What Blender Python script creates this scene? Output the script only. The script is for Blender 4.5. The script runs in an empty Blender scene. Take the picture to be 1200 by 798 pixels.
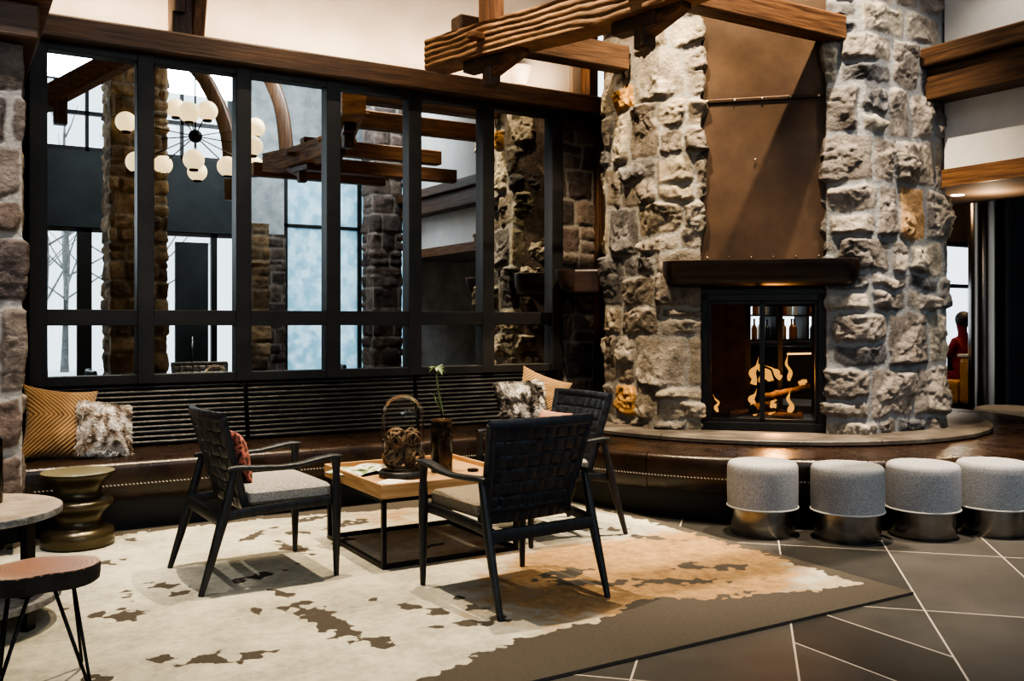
import bpy, bmesh, math, random
import numpy as np
from mathutils import Vector, Matrix
PI = math.pi
C = bpy.context.scene.collection
rs = np.random.RandomState(7)
random.seed(11)

# ------------------------------------------------------------------ materials
def newmat(name):
    m = bpy.data.materials.new(name); m.use_nodes = True
    nt = m.node_tree
    return m, nt, nt.nodes, nt.links, nt.nodes['Principled BSDF']

def rgb(c): return (c[0], c[1], c[2], 1)

def pm(name, c1, c2=None, scale=8, rough=.5, metal=0, bump=0, bscale=None, stretch=(1,1,1),
       rr=0, detail=6, spec=.5, coat=0, emis=None, estr=0, lo=.35, hi=.65):
    m, nt, N, L, b = newmat(name)
    b.inputs['Roughness'].default_value = rough
    b.inputs['Metallic'].default_value = metal
    b.inputs['Specular IOR Level'].default_value = spec
    b.inputs['Coat Weight'].default_value = coat
    tc = N.new('ShaderNodeTexCoord'); mp = N.new('ShaderNodeMapping')
    mp.inputs['Scale'].default_value = stretch
    L.new(tc.outputs['Object'], mp.inputs['Vector'])
    if c2 is not None:
        n = N.new('ShaderNodeTexNoise'); n.inputs['Scale'].default_value = scale
        n.inputs['Detail'].default_value = detail; n.inputs['Roughness'].default_value = .6
        L.new(mp.outputs['Vector'], n.inputs['Vector'])
        r = N.new('ShaderNodeValToRGB')
        r.color_ramp.elements[0].position = lo; r.color_ramp.elements[0].color = rgb(c1)
        r.color_ramp.elements[1].position = hi; r.color_ramp.elements[1].color = rgb(c2)
        L.new(n.outputs['Fac'], r.inputs['Fac']); L.new(r.outputs['Color'], b.inputs['Base Color'])
        if rr:
            mr = N.new('ShaderNodeMapRange'); mr.inputs['To Min'].default_value = rough-rr; mr.inputs['To Max'].default_value = rough+rr
            L.new(n.outputs['Fac'], mr.inputs['Value']); L.new(mr.outputs['Result'], b.inputs['Roughness'])
    else:
        b.inputs['Base Color'].default_value = rgb(c1)
    if bump:
        n2 = N.new('ShaderNodeTexNoise'); n2.inputs['Scale'].default_value = bscale or scale*3; n2.inputs['Detail'].default_value = 5
        L.new(mp.outputs['Vector'], n2.inputs['Vector'])
        bp = N.new('ShaderNodeBump'); bp.inputs['Strength'].default_value = bump; bp.inputs['Distance'].default_value = .01
        L.new(n2.outputs['Fac'], bp.inputs['Height']); L.new(bp.outputs['Normal'], b.inputs['Normal'])
    if emis is not None:
        b.inputs['Emission Color'].default_value = rgb(emis); b.inputs['Emission Strength'].default_value = estr
    return m

def wood(name, c1, c2, axis, rough=.5, bump=.25, scale=3):
    st = [14,14,14]; st[axis] = .9
    return pm(name, c1, c2, scale=scale, rough=rough, bump=bump, bscale=scale*2, stretch=tuple(st))

def stone_mat(name, stops, mortar, bump=.5, rough=.9):
    m, nt, N, L, b = newmat(name)
    b.inputs['Roughness'].default_value = rough
    b.inputs['Specular IOR Level'].default_value = .2
    a = N.new('ShaderNodeAttribute'); a.attribute_name = 'rnd'
    r = N.new('ShaderNodeValToRGB'); r.color_ramp.interpolation = 'CONSTANT'
    els = r.color_ramp.elements
    for i, (p, c) in enumerate(stops):
        e = els[i] if i < 2 else els.new(p)
        e.position = p; e.color = rgb(c)
    L.new(a.outputs['Fac'], r.inputs['Fac'])
    tc = N.new('ShaderNodeTexCoord')
    n = N.new('ShaderNodeTexNoise'); n.inputs['Scale'].default_value = 9; n.inputs['Detail'].default_value = 9; n.inputs['Roughness'].default_value = .7
    L.new(tc.outputs['Object'], n.inputs['Vector'])
    mr = N.new('ShaderNodeMapRange'); mr.inputs['From Min'].default_value = .3; mr.inputs['From Max'].default_value = .7
    mr.inputs['To Min'].default_value = .42; mr.inputs['To Max'].default_value = 1.55
    L.new(n.outputs['Fac'], mr.inputs['Value'])
    mul = N.new('ShaderNodeMixRGB'); mul.blend_type = 'MULTIPLY'; mul.inputs['Fac'].default_value = 1
    L.new(r.outputs['Color'], mul.inputs['Color1']); L.new(mr.outputs['Result'], mul.inputs['Color2'])
    am = N.new('ShaderNodeAttribute'); am.attribute_name = 'mortar'
    mx = N.new('ShaderNodeMixRGB'); mx.inputs['Color2'].default_value = rgb(mortar)
    L.new(am.outputs['Fac'], mx.inputs['Fac']); L.new(mul.outputs['Color'], mx.inputs['Color1'])
    L.new(mx.outputs['Color'], b.inputs['Base Color'])
    n2 = N.new('ShaderNodeTexNoise'); n2.inputs['Scale'].default_value = 55; n2.inputs['Detail'].default_value = 8; n2.inputs['Roughness'].default_value = .65
    L.new(tc.outputs['Object'], n2.inputs['Vector'])
    bp = N.new('ShaderNodeBump'); bp.inputs['Strength'].default_value = bump*1.6; bp.inputs['Distance'].default_value = .016
    L.new(n2.outputs['Fac'], bp.inputs['Height']); L.new(bp.outputs['Normal'], b.inputs['Normal'])
    return m

def glass_mat(name, tint=(1,1,1), refl=.12, rough=.0):
    m, nt, N, L, b = newmat(name)
    N.remove(b)
    out = N['Material Output']
    t = N.new('ShaderNodeBsdfTransparent'); t.inputs['Color'].default_value = rgb(tint)
    g = N.new('ShaderNodeBsdfGlossy'); g.inputs['Roughness'].default_value = rough
    lw = N.new('ShaderNodeLayerWeight'); lw.inputs['Blend'].default_value = refl
    mx = N.new('ShaderNodeMixShader')
    ml = N.new('ShaderNodeMath'); ml.operation = 'MULTIPLY_ADD'; ml.inputs[1].default_value = refl*3.4; ml.inputs[2].default_value = .04
    L.new(lw.outputs['Fresnel'], ml.inputs[0]); L.new(ml.outputs[0], mx.inputs['Fac']); L.new(t.outputs[0], mx.inputs[1]); L.new(g.outputs[0], mx.inputs[2])
    L.new(mx.outputs[0], out.inputs['Surface'])
    return m

def emit_mat(name, col, s):
    m, nt, N, L, b = newmat(name)
    b.inputs['Base Color'].default_value = rgb(col)
    b.inputs['Emission Color'].default_value = rgb(col); b.inputs['Emission Strength'].default_value = s
    return m

M = {}
M['plaster'] = pm('plaster', (.70,.62,.52), (.80,.73,.63), scale=2.5, rough=.9, bump=.2, bscale=60)
M['plaster_grey'] = pm('plaster_grey', (.30,.33,.34), (.50,.53,.54), scale=4, rough=.9, bump=.2, bscale=40)
M['plaster_cool'] = pm('plaster_cool', (.55,.54,.53), (.63,.62,.60), scale=3, rough=.9, bump=.25, bscale=70)
M['dark_wall'] = pm('dark_wall', (.018,.024,.026), (.035,.042,.044), scale=2, rough=.6)
M['navy'] = pm('navy_lacquer', (.006,.008,.014), (.012,.016,.026), scale=2, rough=.35)
M['brown_wall'] = pm('brown_wall', (.05,.032,.022), (.08,.05,.033), scale=3, rough=.7)
M['tan_wall'] = pm('tan_wall', (.22,.15,.10), (.27,.19,.13), scale=3, rough=.8)
M['ceiling'] = pm('ceiling_paint', (.55,.55,.54), (.62,.62,.60), scale=3, rough=.9)
for i, ax in enumerate('xyz'):
    M['timber_'+ax] = wood('timber_'+ax, (.060,.026,.011), (.20,.095,.040), i, rough=.55)
    M['dark_timber_'+ax] = wood('dark_timber_'+ax, (.036,.018,.009), (.105,.052,.024), i, rough=.5)
M['hewn'] = pm('hewn_timber', (.13,.062,.026), (.36,.19,.085), scale=2.2, rough=.6, bump=.5, bscale=14, stretch=(2,2,14))
M['black_frame'] = pm('black_frame', (.009,.008,.008), (.018,.016,.015), scale=6, rough=.5, bump=.05)
M['mirror'] = None
m, nt, N, L, b = newmat('mirror_glass')
b.inputs['Metallic'].default_value = 1; b.inputs['Roughness'].default_value = .0; b.inputs['Base Color'].default_value = (.86,.90,.90,1)
M['mirror'] = m
M['black_leather'] = pm('black_leather', (.008,.008,.009), (.017,.016,.016), scale=14, rough=.36, rr=.08, bump=.25, bscale=120)
M['brown_leather'] = pm('brown_leather', (.016,.009,.006), (.032,.017,.010), scale=5, rough=.28, rr=.08, bump=.12, bscale=90)
M['black_plinth'] = pm('black_plinth', (.008,.008,.008), None, rough=.5)
M['stitch'] = pm('stitch_thread', (.55,.50,.44), None, rough=.8)
M['hearth'] = pm('hearth_slate', (.055,.045,.038), (.12,.10,.08), scale=5, rough=.42, rr=.1, bump=.15)
M['steel_panel'] = pm('bronzed_steel', (.046,.026,.014), (.088,.050,.027), scale=2.2, rough=.5, metal=.45, rr=.05, bump=.05, bscale=40, detail=9)
M['panel_dark'] = pm('bronzed_steel_dark', (.04,.022,.012), (.06,.034,.018), scale=4, rough=.45, metal=.7)
M['mantel'] = pm('mantel_wood', (.009,.005,.003), (.024,.012,.007), scale=3, rough=.35, bump=.1, stretch=(1,1,6))
M['firebox_black'] = pm('firebox_black', (.009,.009,.010), (.016,.015,.015), scale=5, rough=.4, metal=.5)
M['rust'] = pm('rusty_firebox', (.018,.009,.005), (.07,.032,.014), scale=9, rough=.75, bump=.3)
M['rivet'] = pm('rivet_metal', (.6,.55,.48), None, rough=.3, metal=1)
M['brushed'] = pm('brushed_steel', (.20,.19,.175), (.34,.325,.30), scale=4, rough=.26, metal=1, stretch=(1,1,.05), bump=.02)
M['steel_col'] = pm('polished_steel', (.12,.105,.09), (.20,.18,.16), scale=3, rough=.22, metal=1, stretch=(8,8,.2))
M['black_wood'] = pm('ebonised_oak', (.008,.009,.010), (.026,.028,.031), scale=5, rough=.42, bump=.25, bscale=16, stretch=(9,9,.8))
M['web'] = pm('black_webbing', (.013,.015,.020), (.028,.031,.038), scale=30, rough=.36, bump=.2, bscale=160)
M['grey_fabric'] = pm('oat_fabric', (.20,.19,.17), (.44,.42,.39), scale=140, rough=.95, bump=.5, bscale=260, detail=2)
M['tan_fabric'] = pm('tan_fabric', (.17,.14,.10), (.36,.30,.22), scale=140, rough=.95, bump=.5, bscale=260, detail=2)
M['otto_fabric'] = pm('ottoman_fabric', (.22,.22,.225), (.40,.40,.405), scale=160, rough=.95, bump=.5, bscale=300, detail=2)
M['piping'] = pm('ottoman_piping', (.50,.48,.45), None, rough=.8)
M['oak'] = wood('light_oak', (.38,.22,.10), (.58,.37,.19), 0, rough=.5, bump=.1)
M['oak_y'] = wood('light_oak_y', (.38,.22,.10), (.58,.37,.19), 1, rough=.5, bump=.1)
M['black_metal'] = pm('black_metal', (.010,.010,.010), None, rough=.4, metal=.6)
M['bronze_glaze'] = pm('bronze_glaze', (.050,.040,.022), (.085,.068,.036), scale=3, rough=.28, metal=.5)
M['bronze_top'] = pm('bronze_glaze_top', (.17,.155,.09), (.24,.22,.13), scale=4, rough=.35, metal=.3)
M['rope'] = pm('dried_vine', (.06,.035,.02), (.25,.17,.10), scale=40, rough=.85, bump=.6)
M['cloche'] = glass_mat('cloche_glass', (.97,.97,.95), .16)
M['door_glass'] = glass_mat('firebox_glass', (.80,.78,.75), .10)
M['pane_glass'] = glass_mat('window_glass', (.95,.98,1), .1)
M['vase'] = pm('smoked_vase', (.012,.009,.007), (.085,.055,.032), scale=26, rough=.18, lo=.5, hi=.68)
M['vase_rim'] = pm('vase_rim', (.10,.06,.03), None, rough=.25, metal=.5)
M['stem'] = pm('plant_stem', (.10,.15,.06), (.18,.22,.10), scale=20, rough=.6)
M['leaf'] = pm('plant_leaf', (.09,.14,.06), (.22,.29,.14), scale=30, rough=.45)
M['paper'] = pm('paper', (.75,.72,.66), None, rough=.7)
M['snow'] = pm('snow', (.85,.87,.9), (.95,.96,.98), scale=2, rough=.9)
M['bark'] = pm('bark', (.012,.010,.009), (.035,.028,.023), scale=10, rough=.85, bump=.6, bscale=30)
M['bark_grey'] = pm('tree_bark', (.16,.15,.14), (.28,.27,.26), scale=9, rough=.9)
M['log'] = pm('firewood_bark', (.012,.009,.007), (.06,.035,.02), scale=12, rough=.9, bump=.8)
M['globe'] = emit_mat('globe_glass', (1.0,.74,.40), .9)
M['brass'] = pm('dark_brass', (.05,.035,.02), None, rough=.35, metal=.9)
M['booth'] = pm('mustard_booth', (.36,.17,.035), (.46,.24,.06), scale=6, rough=.55)
M['red_cloth'] = pm('red_coat', (.22,.02,.03), None, rough=.8)
M['hair'] = pm('dark_hair', (.02,.012,.008), None, rough=.6)
M['skin'] = pm('skin', (.55,.34,.25), None, rough=.6)
M['jeans'] = pm('dark_clothes', (.03,.04,.06), None, rough=.8)
M['bottle_a'] = pm('amber_bottle', (.35,.15,.03), None, rough=.15)
M['bottle_b'] = pm('pale_bottle', (.55,.6,.62), None, rough=.15)
M['bottle_c'] = pm('dark_bottle', (.03,.04,.035), None, rough=.15)
M['barlight'] = emit_mat('backlit_panel', (.72,.86,1.0), 3.5)
M['warmlight'] = emit_mat('warm_strip', (1.0,.62,.28), 2.2)
M['downlight'] = emit_mat('downlight_lens', (1,.85,.65), 8)
# frosted pane
m, nt, N, L, b = newmat('frosted_pane')
b.inputs['Base Color'].default_value = (.62,.80,.86,1); b.inputs['Roughness'].default_value = .5
b.inputs['Transmission Weight'].default_value = 0
tr = N.new('ShaderNodeBsdfTranslucent'); tr.inputs['Color'].default_value = (.66,.84,.90,1)
mx = N.new('ShaderNodeMixShader'); mx.inputs['Fac'].default_value = .8
L.new(b.outputs[0], mx.inputs[1]); L.new(tr.outputs[0], mx.inputs[2]); L.new(mx.outputs[0], N['Material Output'].inputs['Surface'])
n = N.new('ShaderNodeTexNoise'); n.inputs['Scale'].default_value = 7; n.inputs['Detail'].default_value = 6
r = N.new('ShaderNodeValToRGB'); r.color_ramp.elements[0].color = (.50,.70,.78,1); r.color_ramp.elements[1].color = (.80,.92,.96,1)
r.color_ramp.elements[0].position = .4; r.color_ramp.elements[1].position = .62
tc = N.new('ShaderNodeTexCoord'); L.new(tc.outputs['Object'], n.inputs['Vector']); L.new(n.outputs['Fac'], r.inputs['Fac']); L.new(r.outputs['Color'], tr.inputs['Color'])
M['frosted'] = m
# stones: pale rubble (chimney), brown ashlar (piers)
RUB = [(0,(.155,.130,.105)), (.18,(.235,.195,.145)), (.36,(.115,.105,.10)), (.50,(.30,.255,.19)), (.64,(.18,.15,.12)), (.78,(.25,.215,.175)), (.988,(.38,.21,.075))]
M['rubble'] = stone_mat('rubble_stone', RUB, (.26,.245,.22))
RUBG = [(0,(.15,.135,.125)), (.18,(.22,.195,.17)), (.36,(.105,.102,.105)), (.50,(.29,.26,.215)), (.64,(.165,.145,.13)), (.78,(.235,.205,.18)), (.97,(.33,.21,.11))]
M['rubble_grey'] = stone_mat('rubble_stone_grey', RUBG, (.235,.24,.245))
ASH = [(0,(.15,.115,.10)), (.2,(.21,.175,.155)), (.4,(.11,.092,.088)), (.6,(.25,.215,.19)), (.8,(.17,.145,.13)), (.95,(.27,.22,.165))]
M['ashlar'] = stone_mat('ashlar_stone', ASH, (.37,.35,.33))
BRN = [(0,(.22,.15,.085)), (.25,(.15,.105,.065)), (.5,(.28,.20,.12)), (.75,(.12,.09,.06)), (.9,(.33,.25,.16))]
M['brown_stone'] = stone_mat('brown_stone', BRN, (.20,.17,.135))
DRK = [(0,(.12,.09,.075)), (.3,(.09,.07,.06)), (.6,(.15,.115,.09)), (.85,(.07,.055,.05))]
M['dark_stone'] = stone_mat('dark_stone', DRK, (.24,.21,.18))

# ------------------------------------------------------------------ objects
def tag(o, label, cat, group=None, kind=None):
    o['label'] = label; o['category'] = cat
    if group: o['group'] = group
    if kind: o['kind'] = kind
    return o

def thing(name, label, cat, loc=(0,0,0), rotz=0, group=None):
    o = bpy.data.objects.new(name, None); C.objects.link(o)
    o.empty_display_size = .05
    o.location = loc; o.rotation_euler = (0,0,rotz)
    return tag(o, label, cat, group)

class MB:
    """collects shapes of ONE part"""
    def __init__(s): s.v = []; s.f = []
    def add(s, V, F):
        k = len(s.v); s.v += [tuple(p) for p in V]; s.f += [tuple(i+k for i in q) for q in F]; return s
    def box(s, c, d, R=None):
        hx, hy, hz = d[0]/2, d[1]/2, d[2]/2
        V = [Vector((x,y,z)) for x in (-hx,hx) for y in (-hy,hy) for z in (-hz,hz)]
        if R is not None: V = [R @ p for p in V]
        V = [p + Vector(c) for p in V]
        return s.add(V, [(0,1,3,2),(4,6,7,5),(0,4,5,1),(2,3,7,6),(0,2,6,4),(1,5,7,3)])
    def span(s, a, b):
        return s.box([(a[i]+b[i])/2 for i in range(3)], [abs(b[i]-a[i]) for i in range(3)])
    def bar(s, p, q, w, h, up=(0,0,1)):
        p, q = Vector(p), Vector(q); t = (q-p).normalized()
        sd = t.cross(Vector(up)).normalized(); n = sd.cross(t)
        R = Matrix((t, sd, n)).transposed()
        return s.box((p+q)/2, ((q-p).length, w, h), R)
    def tube(s, path, rad, seg=12, up=(0,0,1), ex=1.0, closed=False):
        P = [Vector(p) for p in path]; n = len(P); V = []
        for i, p in enumerate(P):
            a = P[(i-1) % n] if (closed or i > 0) else P[i]; b = P[(i+1) % n] if (closed or i < n-1) else P[i]
            t = (b-a).normalized(); sd = t.cross(Vector(up))
            if sd.length < 1e-4: sd = t.cross(Vector((0,1,0.01)))
            sd.normalize(); nn = sd.cross(t)
            r = rad[i] if isinstance(rad, (list, tuple)) and len(rad) == n and not (n == 2 and not isinstance(rad[0], (list,tuple)) and False) else rad
            rx, ry = r if isinstance(r, (list, tuple)) else (r, r)
            for k in range(seg):
                th = 2*PI*k/seg; cx, sx = math.cos(th), math.sin(th)
                cx = math.copysign(abs(cx)**ex, cx); sx = math.copysign(abs(sx)**ex, sx)
                V.append(p + sd*rx*cx + nn*ry*sx)
        F = []
        for i in range(n if closed else n-1):
            j = (i+1) % n
            for k in range(seg):
                l = (k+1) % seg
                F.append((i*seg+k, i*seg+l, j*seg+l, j*seg+k))
        if not closed:
            F.append(tuple(range(seg))[::-1]); F.append(tuple((n-1)*seg+k for k in range(seg)))
        return s.add(V, F)
    def lathe(s, prof, c=(0,0,0), seg=48):
        V = []; F = []
        n = len(prof)
        for r, z in prof:
            for k in range(seg):
                th = 2*PI*k/seg; V.append((c[0]+r*math.cos(th), c[1]+r*math.sin(th), c[2]+z))
        for i in range(n-1):
            for k in range(seg):
                l = (k+1) % seg; F.append((i*seg+k, i*seg+l, (i+1)*seg+l, (i+1)*seg+k))
        if prof[0][0] > 1e-4: F.append(tuple(range(seg))[::-1])
        if prof[-1][0] > 1e-4: F.append(tuple((n-1)*seg+k for k in range(seg)))
        return s.add(V, F)
    def grid(s, P, wrapu=False):
        """P: array nu x nv x 3"""
        nu, nv = P.shape[:2]; V = P.reshape(-1,3).tolist(); F = []
        for i in range(nu if wrapu else nu-1):
            i2 = (i+1) % nu
            for j in range(nv-1): F.append((i*nv+j, i2*nv+j, i2*nv+j+1, i*nv+j+1))
        return s.add(V, F)
    def prism(s, poly, z0, z1):
        n = len(poly); V = [(x,y,z0) for x,y in poly] + [(x,y,z1) for x,y in poly]
        F = [tuple(range(n))[::-1], tuple(range(n,2*n))] + [(i,(i+1)%n,n+(i+1)%n,n+i) for i in range(n)]
        return s.add(V, F)
    def sphere(s, c, r, seg=20, rings=12):
        rr = r if isinstance(r, (list,tuple)) else (r,r,r)
        V = [(c[0],c[1],c[2]-rr[2])]; F = []
        for i in range(1, rings):
            ph = -PI/2 + PI*i/rings
            for k in range(seg):
                th = 2*PI*k/seg
                V.append((c[0]+rr[0]*math.cos(ph)*math.cos(th), c[1]+rr[1]*math.cos(ph)*math.sin(th), c[2]+rr[2]*math.sin(ph)))
        V.append((c[0],c[1],c[2]+rr[2])); top = len(V)-1
        for k in range(seg): F.append((0, 1+(k+1)%seg, 1+k))
        for i in range(rings-2):
            for k in range(seg):
                a = 1+i*seg; F.append((a+k, a+(k+1)%seg, a+seg+(k+1)%seg, a+seg+k))
        a = 1+(rings-2)*seg
        for k in range(seg): F.append((a+k, a+(k+1)%seg, top))
        return s.add(V, F)
    def build(s, name, mat, parent=None, world=False, smooth=False, bevel=0, attrs=None, sub=0, angle=40):
        off = Vector((0,0,0))
        if world and parent is not None:
            q = parent
            while q is not None: off += Vector(q.location); q = q.parent
        me = bpy.data.meshes.new(name)
        me.from_pydata([tuple(Vector(p)-off) for p in s.v] if off.length else s.v, [], s.f)
        me.update()
        o = bpy.data.objects.new(name, me); C.objects.link(o)
        if mat is not None: me.materials.append(mat)
        if parent is not None: o.parent = parent
        if attrs:
            for k, a in attrs.items():
                me.attributes.new(k, 'FLOAT', 'POINT').data.foreach_set('value', np.asarray(a, dtype=np.float32).ravel())
        if smooth:
            me.polygons.foreach_set('use_smooth', [True]*len(me.polygons))
            if smooth == 'auto':
                me.set_sharp_from_angle(angle=math.radians(angle))
        if bevel:
            md = o.modifiers.new('bevel', 'BEVEL'); md.width = bevel; md.segments = 2; md.limit_method = 'ANGLE'
        if sub:
            md = o.modifiers.new('sub', 'SUBSURF'); md.levels = sub; md.render_levels = sub
        return o

def struct(name, mb, mat, **k):
    o = mb.build(name, mat, **k); o['kind'] = 'structure'; return o

def box(name, a, b, mat, parent=None, bevel=0, world=True):
    return MB().span(a, b).build(name, mat, parent, world=world, bevel=bevel)

def dup(root, loc, rotz, label=None, group=None):
    r = root.copy(); C.objects.link(r); r.location = loc; r.rotation_euler = (0,0,rotz)
    if label: r['label'] = label
    if group: r['group'] = group
    for ch in list(root.children):
        c = ch.copy(); C.objects.link(c); c.parent = r
        for g in list(ch.children):
            d = g.copy(); C.objects.link(d); d.parent = c
    return r

# ------------------------------------------------------------------ numpy noise
def vnoise(x, y, seed=0):
    xi = np.floor(x).astype(np.int64); yi = np.floor(y).astype(np.int64)
    xf = x-xi; yf = y-yi
    def h(a, b):
        n = (a*374761393 + b*668265263 + seed*982451653) & 0x7fffffff
        n = ((n ^ (n >> 13))*1274126177) & 0x7fffffff
        return ((n ^ (n >> 16)) & 0xffff)/65535.0
    u = xf*xf*(3-2*xf); v = yf*yf*(3-2*yf)
    return (h(xi,yi)*(1-u)+h(xi+1,yi)*u)*(1-v) + (h(xi,yi+1)*(1-u)+h(xi+1,yi+1)*u)*v
def fbm(x, y, seed=0, octv=4, gain=.5):
    s = 0; a = 1; t = 0
    for o in range(octv):
        s = s + a*vnoise(x*2**o+o*17.3, y*2**o-o*9.1, seed+o); t += a; a *= gain
    return s/t
def sstep(a, b, x):
    t = np.clip((x-a)/(b-a), 0, 1); return t*t*(3-2*t)

def stone_field(S, Z, seed, rowh=(.15,.34), colw=(.17,.5), gap=.016, depth=.05, rough=.03, warp=.03, flat=0.):
    """per point: height, random id, mortar mask of a rubble wall"""
    R = np.random.RandomState(seed)
    s = S + (fbm(S*5, Z*5, seed, 5, .6)-.5)*2*warp; z = Z + (fbm(S*5+40, Z*5, seed+5, 5, .6)-.5)*2*warp
    zmin, zmax = z.min()-.1, z.max()+.6
    smin, smax = s.min()-.2, s.max()+.7
    rows = [zmin]
    while rows[-1] < zmax: rows.append(rows[-1]+R.uniform(*rowh))
    rows = np.array(rows)
    ri = np.clip(np.searchsorted(rows, z)-1, 0, len(rows)-2)
    h = np.zeros_like(s); rid = np.zeros_like(s); mo = np.zeros_like(s)
    for k in range(len(rows)-1):
        msk = ri == k
        if not msk.any(): continue
        hh = rows[k+1]-rows[k]
        cols = [smin-R.uniform(0,.3)]
        while cols[-1] < smax: cols.append(cols[-1]+R.uniform(*colw)*(1.0 if hh > .2 else .85))
        cols = np.array(cols); nc = len(cols)-1
        split = np.where(R.rand(nc) < .34, R.uniform(.35,.65,nc), 9.)
        rnd = R.rand(nc, 2); tx = R.uniform(-1,1,(nc,2)); tz = R.uniform(-1,1,(nc,2)); dep = R.uniform(.55,1.25,(nc,2))
        ss = s[msk]; zz = z[msk]
        ci = np.clip(np.searchsorted(cols, ss)-1, 0, nc-1)
        fz = (zz-rows[k])/hh; sp = split[ci] if hh > .2 else np.full_like(ss, 9.)
        up = (fz > sp).astype(int)
        z0 = np.where(up == 1, rows[k]+sp*hh, rows[k]); z1 = np.where((up == 0) & (sp < 1), rows[k]+sp*hh, rows[k+1])
        da = np.minimum(ss-cols[ci], cols[ci+1]-ss); db = np.minimum(zz-z0, z1-zz)
        d = 1/np.sqrt(1/np.maximum(da,1e-4)**2 + 1/np.maximum(db,1e-4)**2)
        cx = (ss-(cols[ci]+cols[ci+1])/2); cz = zz-(z0+z1)/2
        body = sstep(gap*.45, gap*.45+.022, d)
        r_ = rnd[ci,up]
        # split face: a few random cleavage planes per stone plus rough grain
        pl = np.minimum(tx[ci,up]*cx*.30+tz[ci,up]*cz*.22, .010+tz[ci,up]*cx*.35-tx[ci,up]*cz*.30)
        fac = dep[ci,up]*depth + np.clip(pl, -.03, .03)*(rough/.03)
        rg = fbm(ss*6+r_*50, zz*6-r_*30, seed+9, 6, .62)
        rd = np.abs(fbm(ss*9-r_*20, zz*9+r_*70, seed+19, 4, .5)-.5)*2
        fac = fac + (rg-.5)*rough*1.9 - (1-sstep(0,.16,rd))*rough*.45
        h[msk] = body*np.maximum(fac, .006)
        rid[msk] = r_; mo[msk] = 1-sstep(gap*.40, gap*.8, d)
    h = h + (fbm(S*40, Z*40, seed+3, 3)-.5)*.007
    return h, rid, mo

def stone_strip(poly, z0, z1, seed, res=.012, base=0, **kw):
    """wall strip along a plan polyline (outward normal on the right of travel), returns MB, attrs"""
    P = np.array(poly, float); seg = np.diff(P, axis=0); ln = np.hypot(seg[:,0], seg[:,1]); cum = np.concatenate([[0], np.cumsum(ln)])
    n = max(2, int(cum[-1]/res)); s = np.linspace(0, cum[-1], n)
    s = np.unique(np.concatenate([s, cum]))
    m = max(2, int((z1-z0)/res)); z = np.linspace(z0, z1, m)
    i = np.clip(np.searchsorted(cum, s, side='right')-1, 0, len(ln)-1)
    t = (s-cum[i])/ln[i]; xy = P[i]+seg[i]*t[:,None]
    nrm = np.stack([seg[:,1]/ln, -seg[:,0]/ln], 1)
    N = nrm[i].copy()
    for c in range(1, len(ln)):
        w = np.clip((s-cum[c])/.05, -1, 1)
        msk = np.abs(w) < 1
        f = (.5+.5*w[msk])[:,None]
        N[msk] = nrm[c-1]*(1-f)+nrm[c]*f
    N /= np.linalg.norm(N, axis=1)[:,None]
    S, Z = np.meshgrid(s, z, indexing='ij')
    h, rid, mo = stone_field(S, Z, seed, **kw); h = h+base
    Q = np.zeros(S.shape+(3,))
    Q[...,0] = xy[:,0][:,None]+N[:,0][:,None]*h; Q[...,1] = xy[:,1][:,None]+N[:,1][:,None]*h; Q[...,2] = Z
    mb = MB().grid(Q)
    return mb, dict(rnd=rid, mortar=mo)

# ------------------------------------------------------------------ floor
m, nt, N, L, b = newmat('slate_tiles')
b.inputs['Roughness'].default_value = .5
tc = N.new('ShaderNodeTexCoord'); sp = N.new('ShaderNodeSeparateXYZ'); L.new(tc.outputs['Object'], sp.inputs[0])
def mth(op, a, bb=None, c=None):
    n = N.new('ShaderNodeMath'); n.operation = op
    for k, x in enumerate((a, bb, c)):
        if x is None: continue
        if isinstance(x, (int,float)): n.inputs[k].default_value = x
        else: L.new(x, n.inputs[k])
    return n.outputs[0]
X, Y = sp.outputs['X'], sp.outputs['Y']
r2 = math.sqrt(.5)
U = mth('MULTIPLY', mth('ADD', X, Y), r2); V = mth('MULTIPLY', mth('SUBTRACT', Y, X), r2)
TU, TV, U0, V0 = 1.093, .571, 3.278, -.181
ut = mth('DIVIDE', mth('SUBTRACT', U, U0), TU); vt = mth('DIVIDE', mth('SUBTRACT', V, V0), TV)
ui = mth('FLOOR', ut); vi = mth('FLOOR', vt)
def edge(t, size):
    fr = mth('FRACT', t); return mth('MULTIPLY', mth('MINIMUM', fr, mth('SUBTRACT', 1, fr)), size)
d = mth('MINIMUM', edge(ut, TU), edge(vt, TV))
# the cut slab between x=2.83 and x=3.21 in one course
inrow = mth('COMPARE', vi, -1, .1)
sel = mth('MULTIPLY', inrow, mth('LESS_THAN', Y, 2.9))
dx = mth('MINIMUM', mth('ABSOLUTE', mth('SUBTRACT', X, 2.826)), mth('ABSOLUTE', mth('SUBTRACT', X, 3.21)))
dx = mth('ADD', dx, mth('MULTIPLY', mth('SUBTRACT', 1, sel), 10))
d = mth('MINIMUM', d, dx)
incut = mth('MULTIPLY', sel, mth('MULTIPLY', mth('GREATER_THAN', X, 2.826), mth('LESS_THAN', X, 3.21)))
grout = mth('LESS_THAN', d, .0040)
wn = N.new('ShaderNodeTexWhiteNoise'); cb = N.new('ShaderNodeCombineXYZ'); L.new(ui, cb.inputs[0]); L.new(vi, cb.inputs[1]); L.new(cb.outputs[0], wn.inputs['Vector'])
ns = N.new('ShaderNodeTexNoise'); ns.inputs['Scale'].default_value = 4; ns.inputs['Detail'].default_value = 9; ns.inputs['Roughness'].default_value = .65
L.new(tc.outputs['Object'], ns.inputs['Vector'])
br = mth('ADD', mth('MULTIPLY', wn.outputs['Value'], .35), mth('MULTIPLY', ns.outputs['Fac'], .65))
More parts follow.
